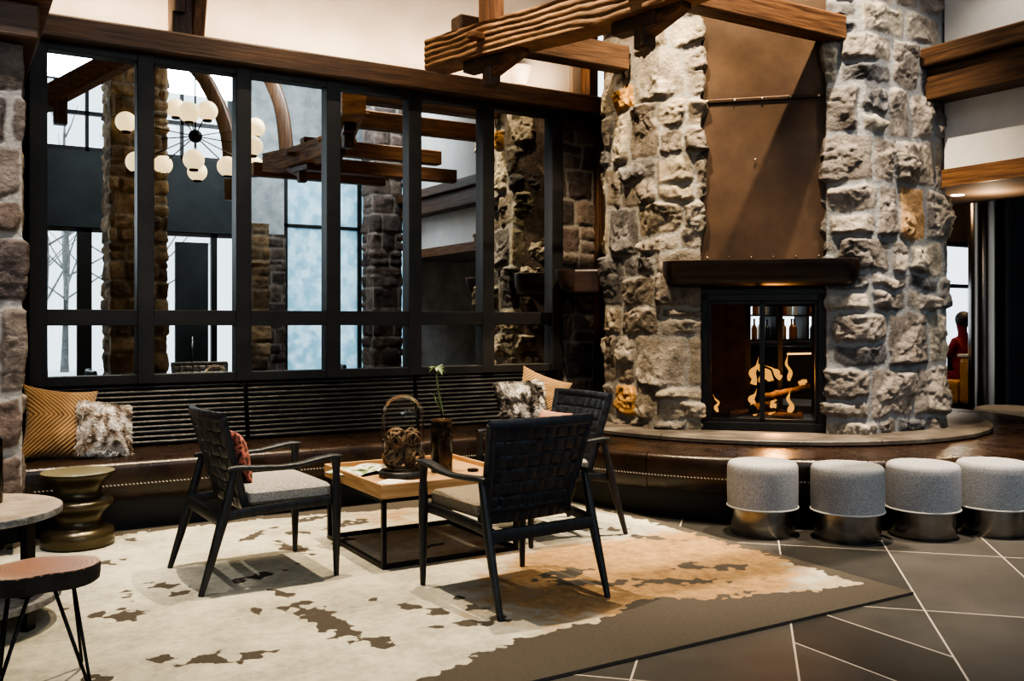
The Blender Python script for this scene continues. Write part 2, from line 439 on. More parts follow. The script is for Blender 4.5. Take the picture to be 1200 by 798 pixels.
br = mth('MULTIPLY', br, mth('SUBTRACT', 1, mth('MULTIPLY', incut, .55)))
rp = N.new('ShaderNodeValToRGB'); rp.color_ramp.elements[0].position = .12; rp.color_ramp.elements[0].color = (.011,.0105,.0098,1)
rp.color_ramp.elements[1].position = .8; rp.color_ramp.elements[1].color = (.074,.068,.061,1)
L.new(br, rp.inputs['Fac'])
mx = N.new('ShaderNodeMixRGB'); mx.inputs['Color2'].default_value = (.46,.40,.33,1)
L.new(grout, mx.inputs['Fac']); L.new(rp.outputs['Color'], mx.inputs['Color1']); L.new(mx.outputs['Color'], b.inputs['Base Color'])
bp = N.new('ShaderNodeBump'); bp.inputs['Strength'].default_value = .15; bp.inputs['Distance'].default_value = .01
L.new(ns.outputs['Fac'], bp.inputs['Height']); L.new(bp.outputs['Normal'], b.inputs['Normal'])
M['floor'] = m
struct('floor', MB().span((-3.6,-3.1,-.1),(16,9.2,0)), M['floor'])

# ------------------------------------------------------------------ room shell
YM = 6.75
struct('wall_back', MB().span((-3.6,YM+.03,0),(4.53,YM+.5,3.18)), M['dark_wall'])
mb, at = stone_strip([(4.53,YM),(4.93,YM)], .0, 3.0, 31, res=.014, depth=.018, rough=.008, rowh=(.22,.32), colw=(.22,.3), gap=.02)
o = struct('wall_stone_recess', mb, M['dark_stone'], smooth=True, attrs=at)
struct('wall_upper', MB().span((-3.6,7.2,3.0),(4.95,7.5,5.7)), M['plaster'])
struct('wall_upper_return', MB().span((4.95,7.15,3.0),(5.24,7.5,5.7)), pm('tan_plaster', (.34,.25,.17), (.40,.31,.22), scale=6, rough=.9, bump=.5, bscale=60))
struct('wall_side', MB().span((-3.7,-3.1,0),(-3.6,7.5,5.7)), M['plaster_grey'])
struct('ceiling', MB().span((-3.7,-3.2,5.7),(16,9.2,5.8)), M['ceiling'])
# right hand bulkhead and low ceiling behind it
struct('wall_right', MB().span((6.36,-.5,2.38),(6.5,4.33,5.7)), M['plaster_cool'])
struct('ceiling_soffit', MB().span((6.36,-.5,2.25),(7.3,6.1,2.27)), M['tan_wall'])
struct('trim_1', MB().span((6.33,-.5,2.25),(6.358,4.33,2.38)), M['timber_y'])
struct('wall_soffit', MB().span((7.3,-.5,2.25),(7.4,6.1,3.1)), M['brown_wall'])
struct('ceiling_far', MB().span((6.5,-.5,3.1),(16,9.2,3.2)), M['brown_wall'])
struct('wall_far', MB().span((5,9,0),(12.55,9.15,3.2)).span((14.6,9,0),(16,9.15,3.2)).span((12.55,9,0),(14.6,9.15,.45)).span((12.55,9,2.5),(14.6,9.15,3.2)), M['brown_wall'])
struct('wall_partition', MB().span((10.15,6.2,0),(13.2,6.35,3.1)), M['navy'])
struct('wall_cabinets', MB().span((9.6,-.5,0),(9.75,3.4,3.1)), M['navy'])
struct('wall_end', MB().span((15.9,-.5,0),(16,9.2,3.2)), M['brown_wall'])
w = struct('window_1', MB().span((12.55,9.02,.45),(14.6,9.1,.52)).span((12.55,9.02,2.43),(14.6,9.1,2.5)).span((12.55,9.02,1.78),(14.6,9.1,1.84)).span((12.55,9.02,.45),(12.62,9.1,2.5)).span((14.53,9.02,.45),(14.6,9.1,2.5)), M['black_frame'])
MB().span((12.6,9.05,.5),(14.55,9.06,2.45)).build('pane', M['pane_glass'], w)
# the wall behind the viewer (seen in the mirror): glazing, dark band, clerestory, plaster
YB = -3.0
struct('wall_front', MB().span((-3.6,YB-.15,2.77),(4.25,YB,4.0)).span((-3.6,YB-.15,0),(.4,YB,2.77)).span((-3.6,YB-.15,4.0),(.4,YB,5.7)), M['dark_wall'])
struct('wall_front_plaster', MB().span((4.25,YB-.15,2.75),(5.15,YB,5.7)).span((5.15,YB-.15,3.9),(8,YB,5.7)).span((-3.6,YB-.15,5.2),(4.25,YB,5.7)), M['plaster_grey'])
struct('wall_front_side', MB().span((8,YB,0),(8.1,-.5,5.7)).span((6.5,-.6,0),(8,-.5,5.7)), M['plaster_grey'])
mb, at = stone_strip([(5.16,YB+.05),(4.36,YB+.05)], 0, 2.8, 41, res=.03, depth=.05, rough=.03)
struct('wall_front_stone', mb, M['dark_stone'], smooth=True, attrs=at)
def window(n, x0, x1, z0, z1, mull=(), trans=(), pane='pane_glass', bars=.07):
    f = MB().span((x0,YB-.12,z0),(x0+bars,YB-.02,z1)).span((x1-bars,YB-.12,z0),(x1,YB-.02,z1)).span((x0,YB-.12,z0),(x1,YB-.02,z0+bars)).span((x0,YB-.12,z1-bars),(x1,YB-.02,z1))
    for x, wd in mull: f.span((x-wd/2,YB-.12,z0),(x+wd/2,YB-.02,z1))
    for z in trans: f.span((x0,YB-.12,z-.03),(x1,YB-.02,z+.03))
    w = struct(n, f, M['black_frame'])
    MB().span((x0+.03,YB-.075,z0+.03),(x1-.03,YB-.065,z1-.03)).build('pane', M[pane], w)
    return w
window('window_2', .4, 4.36, .05, 2.77, [(1.88,.22),(3.05,.1),(3.93,.1)], [])
window('window_3', .4, 4.25, 4.0, 5.2, [(1.92,.05),(3.4,.05)], [4.62])
window('window_4', 5.15, 8.0, .05, 3.9, [(6.6,.07)], [2.98], pane='frosted')
d_ = struct('door_1', MB().span((3.28,YB-.06,.02),(3.82,YB+.02,2.6)), M['dark_wall'])
MB().tube([(3.55,YB+.06,.55),(3.55,YB+.06,1.0)], .02).build('door_handle', M['brushed'], d_, smooth=True)
# snow outside
struct('ground', MB().span((-8,-14,-.1),(16,-3.2,-.02)).span((8,9.3,-.1),(22,20,-.02)), M['snow'])

for i, (x, y, h_) in enumerate(((-.5,-6.5,5.5),(1.7,-8.5,6.5),(.9,-11,6),(3.6,-9.5,6),(2.5,-12.5,7))):
    tr = thing('bare_tree', ['bare tree in the snow, nearest outside the first reflected window','slim bare tree in the snow outside, reflected beside the stone column','distant bare tree in the snow seen low in the first mirror pane','bare tree in the snow outside the reflected dark door','farthest bare tree outside, tallest of the reflected trees'][i], 'tree', (x,y,-.03))
    MB().tube([(0,0,0),(.05,.02,h_*.4),(-.03,.05,h_*.75),(.02,0,h_)], [.11,.085,.05,.012], seg=8).build('trunk', M['bark_grey'], tr, smooth=True)
    mbr = MB()
    for k in range(16):
        z_ = h_*random.uniform(.25,.9); a_ = random.uniform(0,2*PI); l_ = (h_-z_)*.45+.3
        mbr.tube([(0.02,.03,z_),(math.cos(a_)*l_*.5,math.sin(a_)*l_*.5,z_+l_*.3),(math.cos(a_)*l_,math.sin(a_)*l_,z_+l_*.85)], [.028,.018,.006], seg=5)
    mbr.build('branches', M['bark_grey'], tr)
# stone pier and freestanding columns seen in the mirror
def column(name, cx, cy, w, z1, seed, mat, label, res=.025, rot=0):
    t = thing(name, label, 'column', (cx,cy,0))
    a = [(-w/2,-w/2),(w/2,-w/2),(w/2,w/2),(-w/2,w/2),(-w/2,-w/2)]
    ca, sa = math.cos(rot), math.sin(rot)
    a = [(x*ca-y*sa, x*sa+y*ca) for x,y in a]
    mb, at = stone_strip(a, 0, z1, seed, res=res, depth=.03, rough=.02, rowh=(.16,.34), colw=(.2,.45), warp=.02)
    mb.build('stone_shaft', mat, t, smooth=True, attrs=at)
    return t
column('stone_column', 2.2, -.25, .70, 5.69, 51, M['brown_stone'], 'tall square brown stone column reflected in the first two mirror panes')
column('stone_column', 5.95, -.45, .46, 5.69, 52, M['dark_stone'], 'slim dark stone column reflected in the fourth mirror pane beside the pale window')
column('stone_column', 4.18, -1.4, .34, 2.8, 53, M['brown_stone'], 'short rough stone pier reflected in the second mirror pane beside the dark door')

# left foreground column
t = thing('stone_column', 'stone column at the far left edge with a wooden cap', 'column', (0,5.7,0))
mb, at = stone_strip([(-1.2,5.62),(.335,5.62),(.335,6.74)], .22, 2.72, 61, res=.009, depth=.022, rough=.018, rowh=(.26,.5), colw=(.26,.5), gap=.032, warp=.035)
mb.build('stone_shaft', M['ashlar'], t, world=True, smooth=True, attrs=at)
box('plinth', (-1.2,5.96,0),(.33,6.74,.24), M['black_plinth'], t)
o = MB().span((-1.3,5.5,2.73),(.41,6.74,2.92)).build('wooden_cap', M['dark_timber_x'], t, world=True, bevel=.012)
box('wooden_cap_upper', (-1.3,5.42,2.92),(.47,6.74,3.3), M['timber_x'], t, bevel=.015)

# ------------------------------------------------------------------ mirror screen + header
t = thing('wall_mirror', 'large black framed mirror of twelve panes above the banquette', 'mirror', (2.47,YM,.83))
xs = [.49,1.14,1.797,2.465,3.133,3.793,4.47]
for x in xs: box('stile', (x-.054,YM-.07,.83),(x+.054,YM+.028,3.06), M['black_frame'], t, bevel=.006)
for z0, z1 in ((.83,.893),(1.224,1.33),(3.0,3.06)): box('rail', (.44,YM-.062,z0),(4.52,YM+.02,z1), M['black_frame'], t, bevel=.004)
for a, c in zip(xs[:-1], xs[1:]):
    for z0, z1 in ((.893,1.224),(1.33,3.0)):
        o = box('mirror_pane', (a+.05,YM-.005,z0-.01),(c-.05,YM+.01,z1+.01), M['mirror'], t)
tag(MB().span((.38,6.60,3.052),(4.99,7.2,3.212)).build('header_beam', M['dark_timber_x'], bevel=.015), 'long dark timber header beam running over the mirror', 'beam')
t = thing('door_casing', 'dark wooden casing around the narrow stone recess right of the mirror', 'casing', (4.75,YM,0))
box('post', (4.90,YM-.06,0.0),(5.0,YM+.05,3.05), M['dark_timber_z'], t, bevel=.008)
box('lintel', (4.53,YM-.05,2.92),(4.90,YM+.05,3.05), M['dark_timber_x'], t, bevel=.008)

# plaster uplight on the upper wall
t = thing('wall_sconce', 'half round plaster uplight on the pale wall above the header beam', 'lamp', (4.40,7.2,3.38))
a = []
for z, r in ((0,.075),(.16,.115)):
    a.append([(r*math.cos(th), -r*math.sin(th), z) for th in np.linspace(0,PI,18)])
MB().grid(np.array(a)).build('shade', M['plaster'], t, smooth=True)
MB().prism([(.074*math.cos(th), -.074*math.sin(th)) for th in np.linspace(0,PI,18)], -.005, 0).build('base', M['plaster'], t)

# posts and brackets against the upper wall
t = thing('timber_post', 'timber post with a curved brace standing on the header beam at upper left', 'post', (1.42,6.9,3.212))
box('post', (1.33,6.78,3.212),(1.47,6.95,5.7), M['dark_timber_z'], t, bevel=.012)
MB().tube([(1.50,6.86,3.24),(1.51,6.78,3.6),(1.52,6.55,4.0),(1.53,6.1,4.35)], [(.05,.07)]*4, seg=12, ex=.45).build('brace', M['timber_z'], t, world=True, smooth='auto')
MB().tube([(1.37,6.76,3.40),(1.37,6.70,3.7),(1.37,6.4,4.1)], [(.04,.05)]*3, seg=12, ex=.45).build('brace', M['dark_timber_z'], t, world=True, smooth='auto')
tag(box('timber_post', (5.0,6.95,3.0),(5.1,7.1,5.7), M['timber_z'], bevel=.01), 'slim timber post against the tan wall left of the chimney top', 'post')

# ------------------------------------------------------------------ ring beam and joists
CX, CY = 5.93, 5.80
t = thing('ring_beam', 'curved rough-hewn timber beam hanging over the seating area', 'beam', (3.3,4.5,3.02))
ctl = [(2.90,6.25),(2.955,5.97),(3.16,5.25),(3.38,4.55),(3.48,3.9),(3.42,3.2),(3.25,2.5),(3.0,1.9)]
cv = []
for i in range(1, len(ctl)-2):
    p0, p1, p2, p3 = [np.array(ctl[i+k]) for k in (-1,0,1,2)]
    for u in np.linspace(0,1,50)[:-1]: cv.append(.5*((2*p1)+(p2-p0)*u+(2*p0-5*p1+4*p2-p3)*u*u+(-p0+3*p1-3*p2+p3)*u**3))
cv = np.array(cv); tg_ = np.gradient(cv, axis=0); tg_ /= np.linalg.norm(tg_,axis=1)[:,None]
nm_ = np.stack([tg_[:,1], -tg_[:,0]], 1)       # towards -X
na, zb0, zb1, hw = len(cv), 3.015, 3.225, .10
prof = []
nz = 26
for k in range(nz+1): prof.append((hw, zb0+(zb1-zb0)*k/nz, 1))
for k in range(1,9): prof.append((hw-2*hw*k/9, zb1, 0))
for k in range(nz+1): prof.append((-hw, zb1-(zb1-zb0)*k/nz, 1))
for k in range(1,9): prof.append((-hw+2*hw*k/9, zb0, 0))
prof.append(prof[0])
pr = np.array(prof)
s_ = np.concatenate([[0], np.cumsum(np.linalg.norm(np.diff(cv,axis=0),axis=1))])
Sg, Zg = np.meshgrid(s_, pr[:,1], indexing='ij')
rip = np.abs(np.sin((Zg*1.0 + (fbm(Sg*3.2, Zg*5, 3, 3)-.5)*.055)*PI/.042))**.7
dis = (rip-.6)*.011*pr[:,2][None,:] + (fbm(Sg*9, Zg*9+pr[:,0][None,:]*20, 5, 4)-.5)*.012
Rg = pr[:,0][None,:] + np.sign(pr[:,0])[None,:]*dis*np.where(pr[:,2]>0,1,0)[None,:]
Q = np.stack([cv[:,0][:,None]+Rg*nm_[:,0][:,None], cv[:,1][:,None]+Rg*nm_[:,1][:,None], Zg + (1-pr[:,2])[None,:]*dis*.6], -1)
mb = MB().grid(Q); nv = len(prof)
mb.f.append(tuple(range(nv-1))); mb.f.append(tuple((na-1)*nv+k for k in range(nv-1))[::-1])
mb.build('beam', M['hewn'], t, world=True, smooth='auto', angle=55)
def bracket(yy):
    i = int(np.argmin(np.abs(cv[:,1]-yy))); c = Vector((cv[i,0],cv[i,1],0)); u = Vector((nm_[i,0],nm_[i,1],0)); tg = Vector((tg_[i,0],tg_[i,1],0))
    MB().bar(c+u*.20+Vector((0,0,3.125)), c-u*.20+Vector((0,0,3.125)), .075, .045).build('peg', M['timber_x'], t, world=True, bevel=.008)
    MB().bar(c-tg*.22+Vector((0,0,2.975)), c+tg*.12+Vector((0,0,2.975)), .11, .075).build('crosspiece', M['dark_timber_y'], t, world=True, bevel=.01)
    MB().span((c.x-.048,c.y-.048,2.82),(c.x+.048,c.y+.048,3.02)).build('drop_post', M['dark_timber_z'], t, world=True, bevel=.014)
    MB().bar(c+tg*.03+Vector((0,0,2.92)), c+tg*.30+Vector((0,0,3.02)), .085, .075).build('brace', M['timber_y'], t, world=True, bevel=.008)
bracket(5.43); bracket(4.24); bracket(3.2)
# rafters rising from the ring
tag(box('timber_post', (3.045,5.38,3.22),(3.175,5.51,5.7), M['timber_z'], bevel=.012), 'square timber post rising from the end of the curved beam', 'post')
def joist(y, x0, x1, label, z0=3.10, z1=3.27, w=.15, mat='timber_x'):
    return tag(MB().span((x0,y-w/2,z0),(x1,y+w/2,z1)).build('ceiling_joist', M[mat], bevel=.012), label, 'beam')
joist(4.50, 3.3, 5.40, 'timber joist crossing in front of the bronze chimney panel at the top', z0=3.225, z1=3.40, mat='timber_x')
joist(5.75, 3.0, 4.46, 'dark timber joist ending at the left face of the chimney', z0=3.17, z1=3.36, mat='dark_timber_x')
joist(3.25, 3.4, 5.12, 'second joist from the top in the fifth mirror pane', z0=3.15, z1=3.32, mat='timber_x')
joist(2.35, 3.3, 5.8, 'third joist from the top across the fourth and fifth mirror panes', mat='timber_x')
joist(1.6, 3.3, 5.1, 'lowest joist in the row reflected in the fourth mirror pane', mat='timber_x')
# big beam on the right hand bulkhead
t = thing('bulkhead_beam', 'deep dark timber beam at upper right running into the chimney', 'beam', (6.26,2,2.88))
box('beam', (6.16,-.6,2.875),(6.38,4.36,3.11), M['dark_timber_y'], t, bevel=.012)
box('moulding', (6.10,-.6,3.11),(6.38,4.36,3.25), M['dark_timber_y'], t, bevel=.015)

# timbers behind the viewer, reflected in the mirror
def curved(name, pts, w, h, mat, label, extra=None):
    P = [Vector(p) for p in pts]; Q = []
    for i in range(len(P)-1):
        p0 = P[max(i-1,0)]; p1 = P[i]; p2 = P[i+1]; p3 = P[min(i+2,len(P)-1)]
        for k in range(6):
            u = k/6; Q.append(.5*((2*p1)+(p2-p0)*u+(2*p0-5*p1+4*p2-p3)*u*u+(-p0+3*p1-3*p2+p3)*u**3))
    Q.append(P[-1])
    o = MB().tube(Q, [(w/2,h/2)]*len(Q), seg=16, ex=.35).build(name, mat, smooth='auto')
    return tag(o, label, 'beam')
curved('arched_timber', [(2.3,-.8,5.69),(3.04,-.43,4.9),(3.25,-.3,4.55),(3.39,-.21,4.16),(3.47,-.17,3.73),(3.5,-.15,3.0)], .16, .2, M['dark_timber_z'], 'arched timber rib reflected in the second mirror pane behind the globes')
curved('arched_timber', [(3.4,-.7,5.69),(4.02,-.42,5.0),(4.17,-.32,4.71),(4.28,-.26,4.27),(4.35,-.22,3.4)], .16, .2, M['dark_timber_z'], 'arched timber rib reflected in the third mirror pane')
t = thing('tie_beam', 'timber beam with drop post reflected in the corner of the first mirror pane', 'beam', (1.15,1.94,3.9))
MB().bar((.55,1.6,3.5),(1.75,2.3,4.25), .2, .22).build('beam', M['timber_x'], t, world=True, bevel=.015)
box('drop_post', (1.0,1.84,3.45),(1.14,1.98,3.95), M['dark_timber_z'], t, bevel=.01)

# ------------------------------------------------------------------ chandelier (seen in the mirror)
t = thing('globe_chandelier', 'chandelier of warm glowing globes reflected in the first three mirror panes', 'chandelier', (2.84,.51,3.74))
g = [(2.01,.24,3.89),(2.14,-.3,3.74),(2.06,.74,3.29),(2.5,.07,3.39),(2.72,-.15,4.23),(2.66,.98,3.95),(2.98,.59,4.08),(2.71,1.01,3.34),(3.0,-.1,3.36),(3.16,.93,3.3),(3.6,.61,3.39),(3.67,.42,3.96),(3.41,1.22,3.55)]
MB().sphere((2.84,.51,3.74), .09).build('hub', M['black_metal'], t, world=True, smooth=True)
MB().tube([(2.84,.51,3.74),(2.84,.51,5.7)], .012, seg=8).build('rod', M['black_metal'], t, world=True)
for p in g:
    o = MB().sphere(p, .135, 24, 14).build('globe', M['globe'], t, world=True, smooth=True)
    pv = Vector(p); c = Vector((2.84,.51,3.74)); dr = (pv-c).normalized()
    MB().tube([c, pv-dr*.13], .008, seg=6).build('arm', M['brass'], t, world=True)
    MB().lathe([(.05,-.15),(.06,-.135),(.06,-.115),(0.03,-.1)], p, 16).build('collar', M['brass'], t, world=True)

# ------------------------------------------------------------------ chimney
P0, P1, P2, P3 = (4.505,6.02), (4.505,5.365), (5.50,4.37), (6.42,4.37)
EV = Vector((1,-1,0)).normalized(); nin = Vector((1,1,0)).normalized()     # along the front, into the chimney
def fr(v, d=0, z=0):   # v: distance along the front from P1, d: depth into the chimney
    return (P1[0]+EV.x*v+nin.x*d, P1[1]+EV.y*v+nin.y*d, z)
FW = math.hypot(P2[0]-P1[0], P2[1]-P1[1])
va, vb = .275, FW-.235          # panel / firebox opening
t = thing('fireplace', 'stone chimney with open hearth and bronze panel between two stone piers', 'fireplace', (5.0,4.87,.45))
ZT = 3.75
mb, at = stone_strip([(P0[0]+.68,P0[1]+.68), P0, P1, fr(va)[:2], fr(va,.25)[:2]], .44, ZT, 71, depth=.034, rough=.038, res=.0105, rowh=(.16,.42), colw=(.18,.46), gap=.022, warp=.055, base=.014)
mb.build('stone_pier', M['rubble'], t, world=True, smooth=True, attrs=at)
mb, at = stone_strip([fr(vb,.25)[:2], fr(vb)[:2], P2, P3, (6.42,4.9)], .44, ZT, 74, depth=.036, rough=.034, res=.0105, rowh=(.20,.42), colw=(.20,.48), gap=.030, warp=.05, base=.014)
mb.build('stone_pier', M['rubble_grey'], t, world=True, smooth=True, attrs=at)
# cores and upper stack
def pz(name, pts, z0, z1, mat): return MB().prism(pts, z0, z1).build(name, mat, t, world=True)
B0 = (5.15,6.66); 
pz('core', [P0[:2], P1, fr(va,.01)[:2], fr(va,1.35)[:2], (5.3,6.85), (4.9,6.6)][::-1], .44, 5.7, M['dark_stone'])
pz('core', [fr(vb,.01)[:2], P2, P3, (6.9,4.9), fr(vb,1.35)[:2]][::-1], .44, 5.7, M['dark_stone'])
pz('core', [fr(va,.12)[:2], fr(vb,.12)[:2], fr(vb,1.3)[:2], fr(va,1.3)[:2]], 1.72, 5.7, M['dark_stone'])
# bronze panel
mb = MB()
def fbox(mb, v0, v1, d0, d1, z0, z1):
    V = [fr(v,d,z) for v in (v0,v1) for d in (d0,d1) for z in (z0,z1)]
    return mb.add(V, [(0,1,3,2),(4,6,7,5),(0,4,5,1),(2,3,7,6),(0,2,6,4),(1,5,7,3)])
fbox(MB(), va+.005, vb-.005, .03, .06, 1.68, 2.86).build('bronze_panel', M['steel_panel'], t, world=True, bevel=.004)
o = fbox(MB(), va+.005, vb-.005, .035, .06, 2.865, 5.6).build('bronze_panel', M['steel_panel'], t, world=True, bevel=.004)
o = fbox(MB(), va+.02, vb-.02, .015, .035, 2.845, 2.872).build('seam_bar', M['panel_dark'], t, world=True, bevel=.004)
rv = [(va+.06+(vb-va-.12)*k/4, 2.858) for k in range(5)] + [(va+.40,2.42)]
for v, z in rv:
    MB().sphere(fr(v,.012,z), .009, 12, 8).build('rivet', M['rivet'], t, world=True, smooth=True)
for k in range(6):
    MB().sphere(fr(va+.06+(vb-va-.12)*k/5,.026,1.72), .005, 8, 6).build('rivet', M['rivet'], t, world=True, smooth=True)
# mantel shelf: half-round section
def mantel(name, path_a, path_b, out, z0, z1, parent, depth=.20):
    a, b_ = Vector(path_a), Vector(path_b); ax = (b_-a).normalized(); ou = Vector(out).normalized()
    n = 40; sec = 22; Q = np.zeros((n, sec, 3)); Lh = (b_-a).length
    for i in range(n):
        tt = i/(n-1); s = tt*Lh
        de = min(s, Lh-s); k = 1-max(0, 1-de/.09)**2.2*.55        # rounded ends
        for j in range(sec):
            w = j/(sec-1)
            if w < .3: x, z = depth*k*(w/.3), z1
            else:
                th = (w-.3)/.7*PI/2*1.0
                x = depth*k*math.cos(th)**.55; z = z0 + (z1-z0)*(1-math.sin(th)**1.7)
                z = z1-(z1-z0)*k**.5*math.sin(th)**1.5
            p = a+ax*s+ou*(x-.02); Q[i,j] = (p.x,p.y,z)
    mb = MB().grid(Q)
    mb.f.append(tuple(range(sec))); mb.f.append(tuple((n-1)*sec+j for j in range(sec))[::-1])
    return mb.build(name, M['mantel'], parent, world=True, smooth='auto', angle=50)
mantel('mantel_shelf', fr(.02,0,0), fr(FW-.03,0,0), -nin, 1.50, 1.69, t)
mantel('mantel_shelf', (4.36,6.30,0), (4.72,6.66,0), (-1,1,0), 1.48, 1.68, t, depth=.18)
MB().add([(4.36,6.30,1.48),(4.72,6.66,1.48),(4.9,6.5,1.48),(4.52,6.14,1.48),(4.36,6.30,1.68),(4.72,6.66,1.68),(4.9,6.5,1.68),(4.52,6.14,1.68)],
         [(0,3,2,1),(4,5,6,7),(0,1,5,4),(1,2,6,5),(2,3,7,6),(3,0,4,7)]).build('mantel_return', M['mantel'], t, world=True, bevel=.02)
# under-mantel lintel & firebox frame, doors
f = MB(); fbox(f, va, vb, .05, .2, 1.44, 1.70).build('lintel', M['firebox_black'], t, world=True)
f = MB()
va2, vb2, zf0, zf1 = va+.012, vb-.012, .462, 1.45
fbox(f, va2, va2+.055, .02, .09, zf0, zf1); fbox(f, vb2-.055, vb2, .02, .09, zf0, zf1)
fbox(f, va2, vb2, .02, .09, zf1-.05, zf1); fbox(f, va2, vb2, .015, .095, zf0, zf0+.06)
f.build('firebox_frame', M['firebox_black'], t, world=True, bevel=.004)
vm = (va2+vb2)/2+.0
for v0, v1 in ((va2+.055, vm), (vm, vb2-.055)):
    f = MB(); w = .018
    fbox(f, v0, v0+w, .035, .07, zf0+.06, zf1-.05); fbox(f, v1-w, v1, .035, .07, zf0+.06, zf1-.05)
    fbox(f, v0, v1, .035, .07, zf1-.072, zf1-.05); fbox(f, v0, v1, .035, .07, zf0+.06, zf0+.085)
    dd = f.build('firebox_door', M['firebox_black'], t, world=True)
    p = fbox(MB(), v0+w, v1-w, .05, .054, zf0+.085, zf1-.072)
    off = Vector(t.location); p.v = [tuple(Vector(q)-off) for q in p.v]
    gl = p.build('glass', M['door_glass'], dd)
# firebox interior: solid rear wall on the left, open to the bar on the right
DB = 1.25
f = MB()
vo = .60
fbox(f, va-.02, vo, DB-.05, DB, .44, 1.75); fbox(f, va-.02, va+.0, .09, DB, .44, 1.75)
f.build('firebox_lining', M['rust'], t, world=True)
f = MB(); fbox(f, va, vb+.02, .09, DB, .44, .475); f.build('firebox_floor', M['firebox_black'], t, world=True)
fbox(MB(), va, vb, .09, DB, 1.6, 1.74).build('firebox_hood', M['firebox_black'], t, world=True)
f = MB(); fbox(f, vb+.0, vb+.02, .09, DB, .44, 1.75); f.build('firebox_lining', M['rust'], t, world=True)
f = MB(); fbox(f, vo, vo+.05, DB-.02, DB+.02, .47, 1.6); fbox(f, vo+.27, vo+.31, DB-.02, DB+.02, .47, 1.6); fbox(f, vb-.03, vb+.02, DB-.02, DB+.02, .47, 1.6); fbox(f, vo, vb, DB-.02, DB+.02, 1.38, 1.6)
f.build('rear_frame', M['firebox_black'], t, world=True)

# logs and flames
def rough_log(p, q, r, label):
    p, q = Vector(p), Vector(q); n = 10
    pts = [p.lerp(q, i/n) + Vector((random.uniform(-.006,.006), random.uniform(-.006,.006), random.uniform(-.005,.005))) for i in range(n+1)]
    o = MB().tube(pts, [r*random.uniform(.86,1.1) for _ in pts], seg=14).build('fire_log', M['log'], smooth='auto')
    return tag(o, label, 'log')
fz = .478
rough_log(fr(.50,.38,fz+.045), fr(1.02,.34,fz+.045), .044, 'charred log lying at the front of the fire grate')
rough_log(fr(.52,.58,fz+.045), fr(1.04,.56,fz+.045), .044, 'charred log lying at the back of the fire')
rough_log(fr(.66,.30,fz+.118), fr(.80,.68,fz+.118), .038, 'charred log laid across the two lower logs')
rough_log(fr(.74,.42,fz+.19), fr(1.08,.50,fz+.275), .030, 'burning log slanting up to the right at the top of the fire')
m, nt, N, L, b = newmat('flame'); N.remove(b)
a = N.new('ShaderNodeAttribute'); a.attribute_name = 'heat'
r = N.new('ShaderNodeValToRGB'); r.color_ramp.elements[0].color = (1.0,.50,.13,1); r.color_ramp.elements[1].color = (1.0,.14,.01,1); r.color_ramp.elements[1].position = .6
em = N.new('ShaderNodeEmission'); em.inputs['Strength'].default_value = 1.15
L.new(a.outputs['Fac'], r.inputs['Fac']); L.new(r.outputs['Color'], em.inputs['Color'])
tp = N.new('ShaderNodeBsdfTransparent'); mx = N.new('ShaderNodeMixShader')
mr = N.new('ShaderNodeMapRange'); mr.inputs['From Min'].default_value = .55; mr.inputs['From Max'].default_value = 1; mr.inputs['To Min'].default_value = 0; mr.inputs['To Max'].default_value = .75
L.new(a.outputs['Fac'], mr.inputs['Value']); L.new(mr.outputs['Result'], mx.inputs['Fac'])
L.new(em.outputs[0], mx.inputs[1]); L.new(tp.outputs[0], mx.inputs[2]); L.new(mx.outputs[0], N['Material Output'].inputs['Surface'])
M['flame'] = m
ft = thing('fire', 'bright orange flames burning on the logs behind the firebox glass', 'fire', fr(.8,.45,.478))
for v, d, z, h, w, ln in ((.655,.36,.60,.13,.05,.02),(.66,.42,.77,.19,.055,.03),(.73,.44,.78,.13,.04,-.02),(.79,.42,.80,.14,.075,-.10),(.87,.46,.82,.09,.05,-.10),(.93,.46,.80,.20,.03,-.015),(.81,.38,.60,.06,.045,.0),(.79,.34,.52,.05,.04,.01),(.93,.36,.56,.17,.04,.0),(.96,.34,.50,.07,.03,.02),(.69,.34,.53,.06,.03,.0),(1.02,.47,.77,.04,.05,.02),(.40,.36,.56,.12,.025,-.02)):
    n = 18; pts = []; rad = []
    for k in range(n+1):
        u = k/n; s_o = (math.sin(u*8+v*40)*.016+math.sin(u*15+v*17)*.006)*(.3+u)
        pts.append(fr(v+ln*u+s_o, d+s_o*.5, z+h*1.12*u))
        rr = w*.56*(math.sin(PI*min(1,u*.9+.18))**.9)*(1-u)**.6*(1+.25*math.sin(u*13+v*60))+.0012; rad.append((rr, rr*.45))
    mb = MB().tube(pts, rad, seg=10, up=tuple(nin))
    mb.build('flame', M['flame'], ft, world=True, smooth=True, attrs=dict(heat=[k//10/n for k in range(len(mb.v))]))

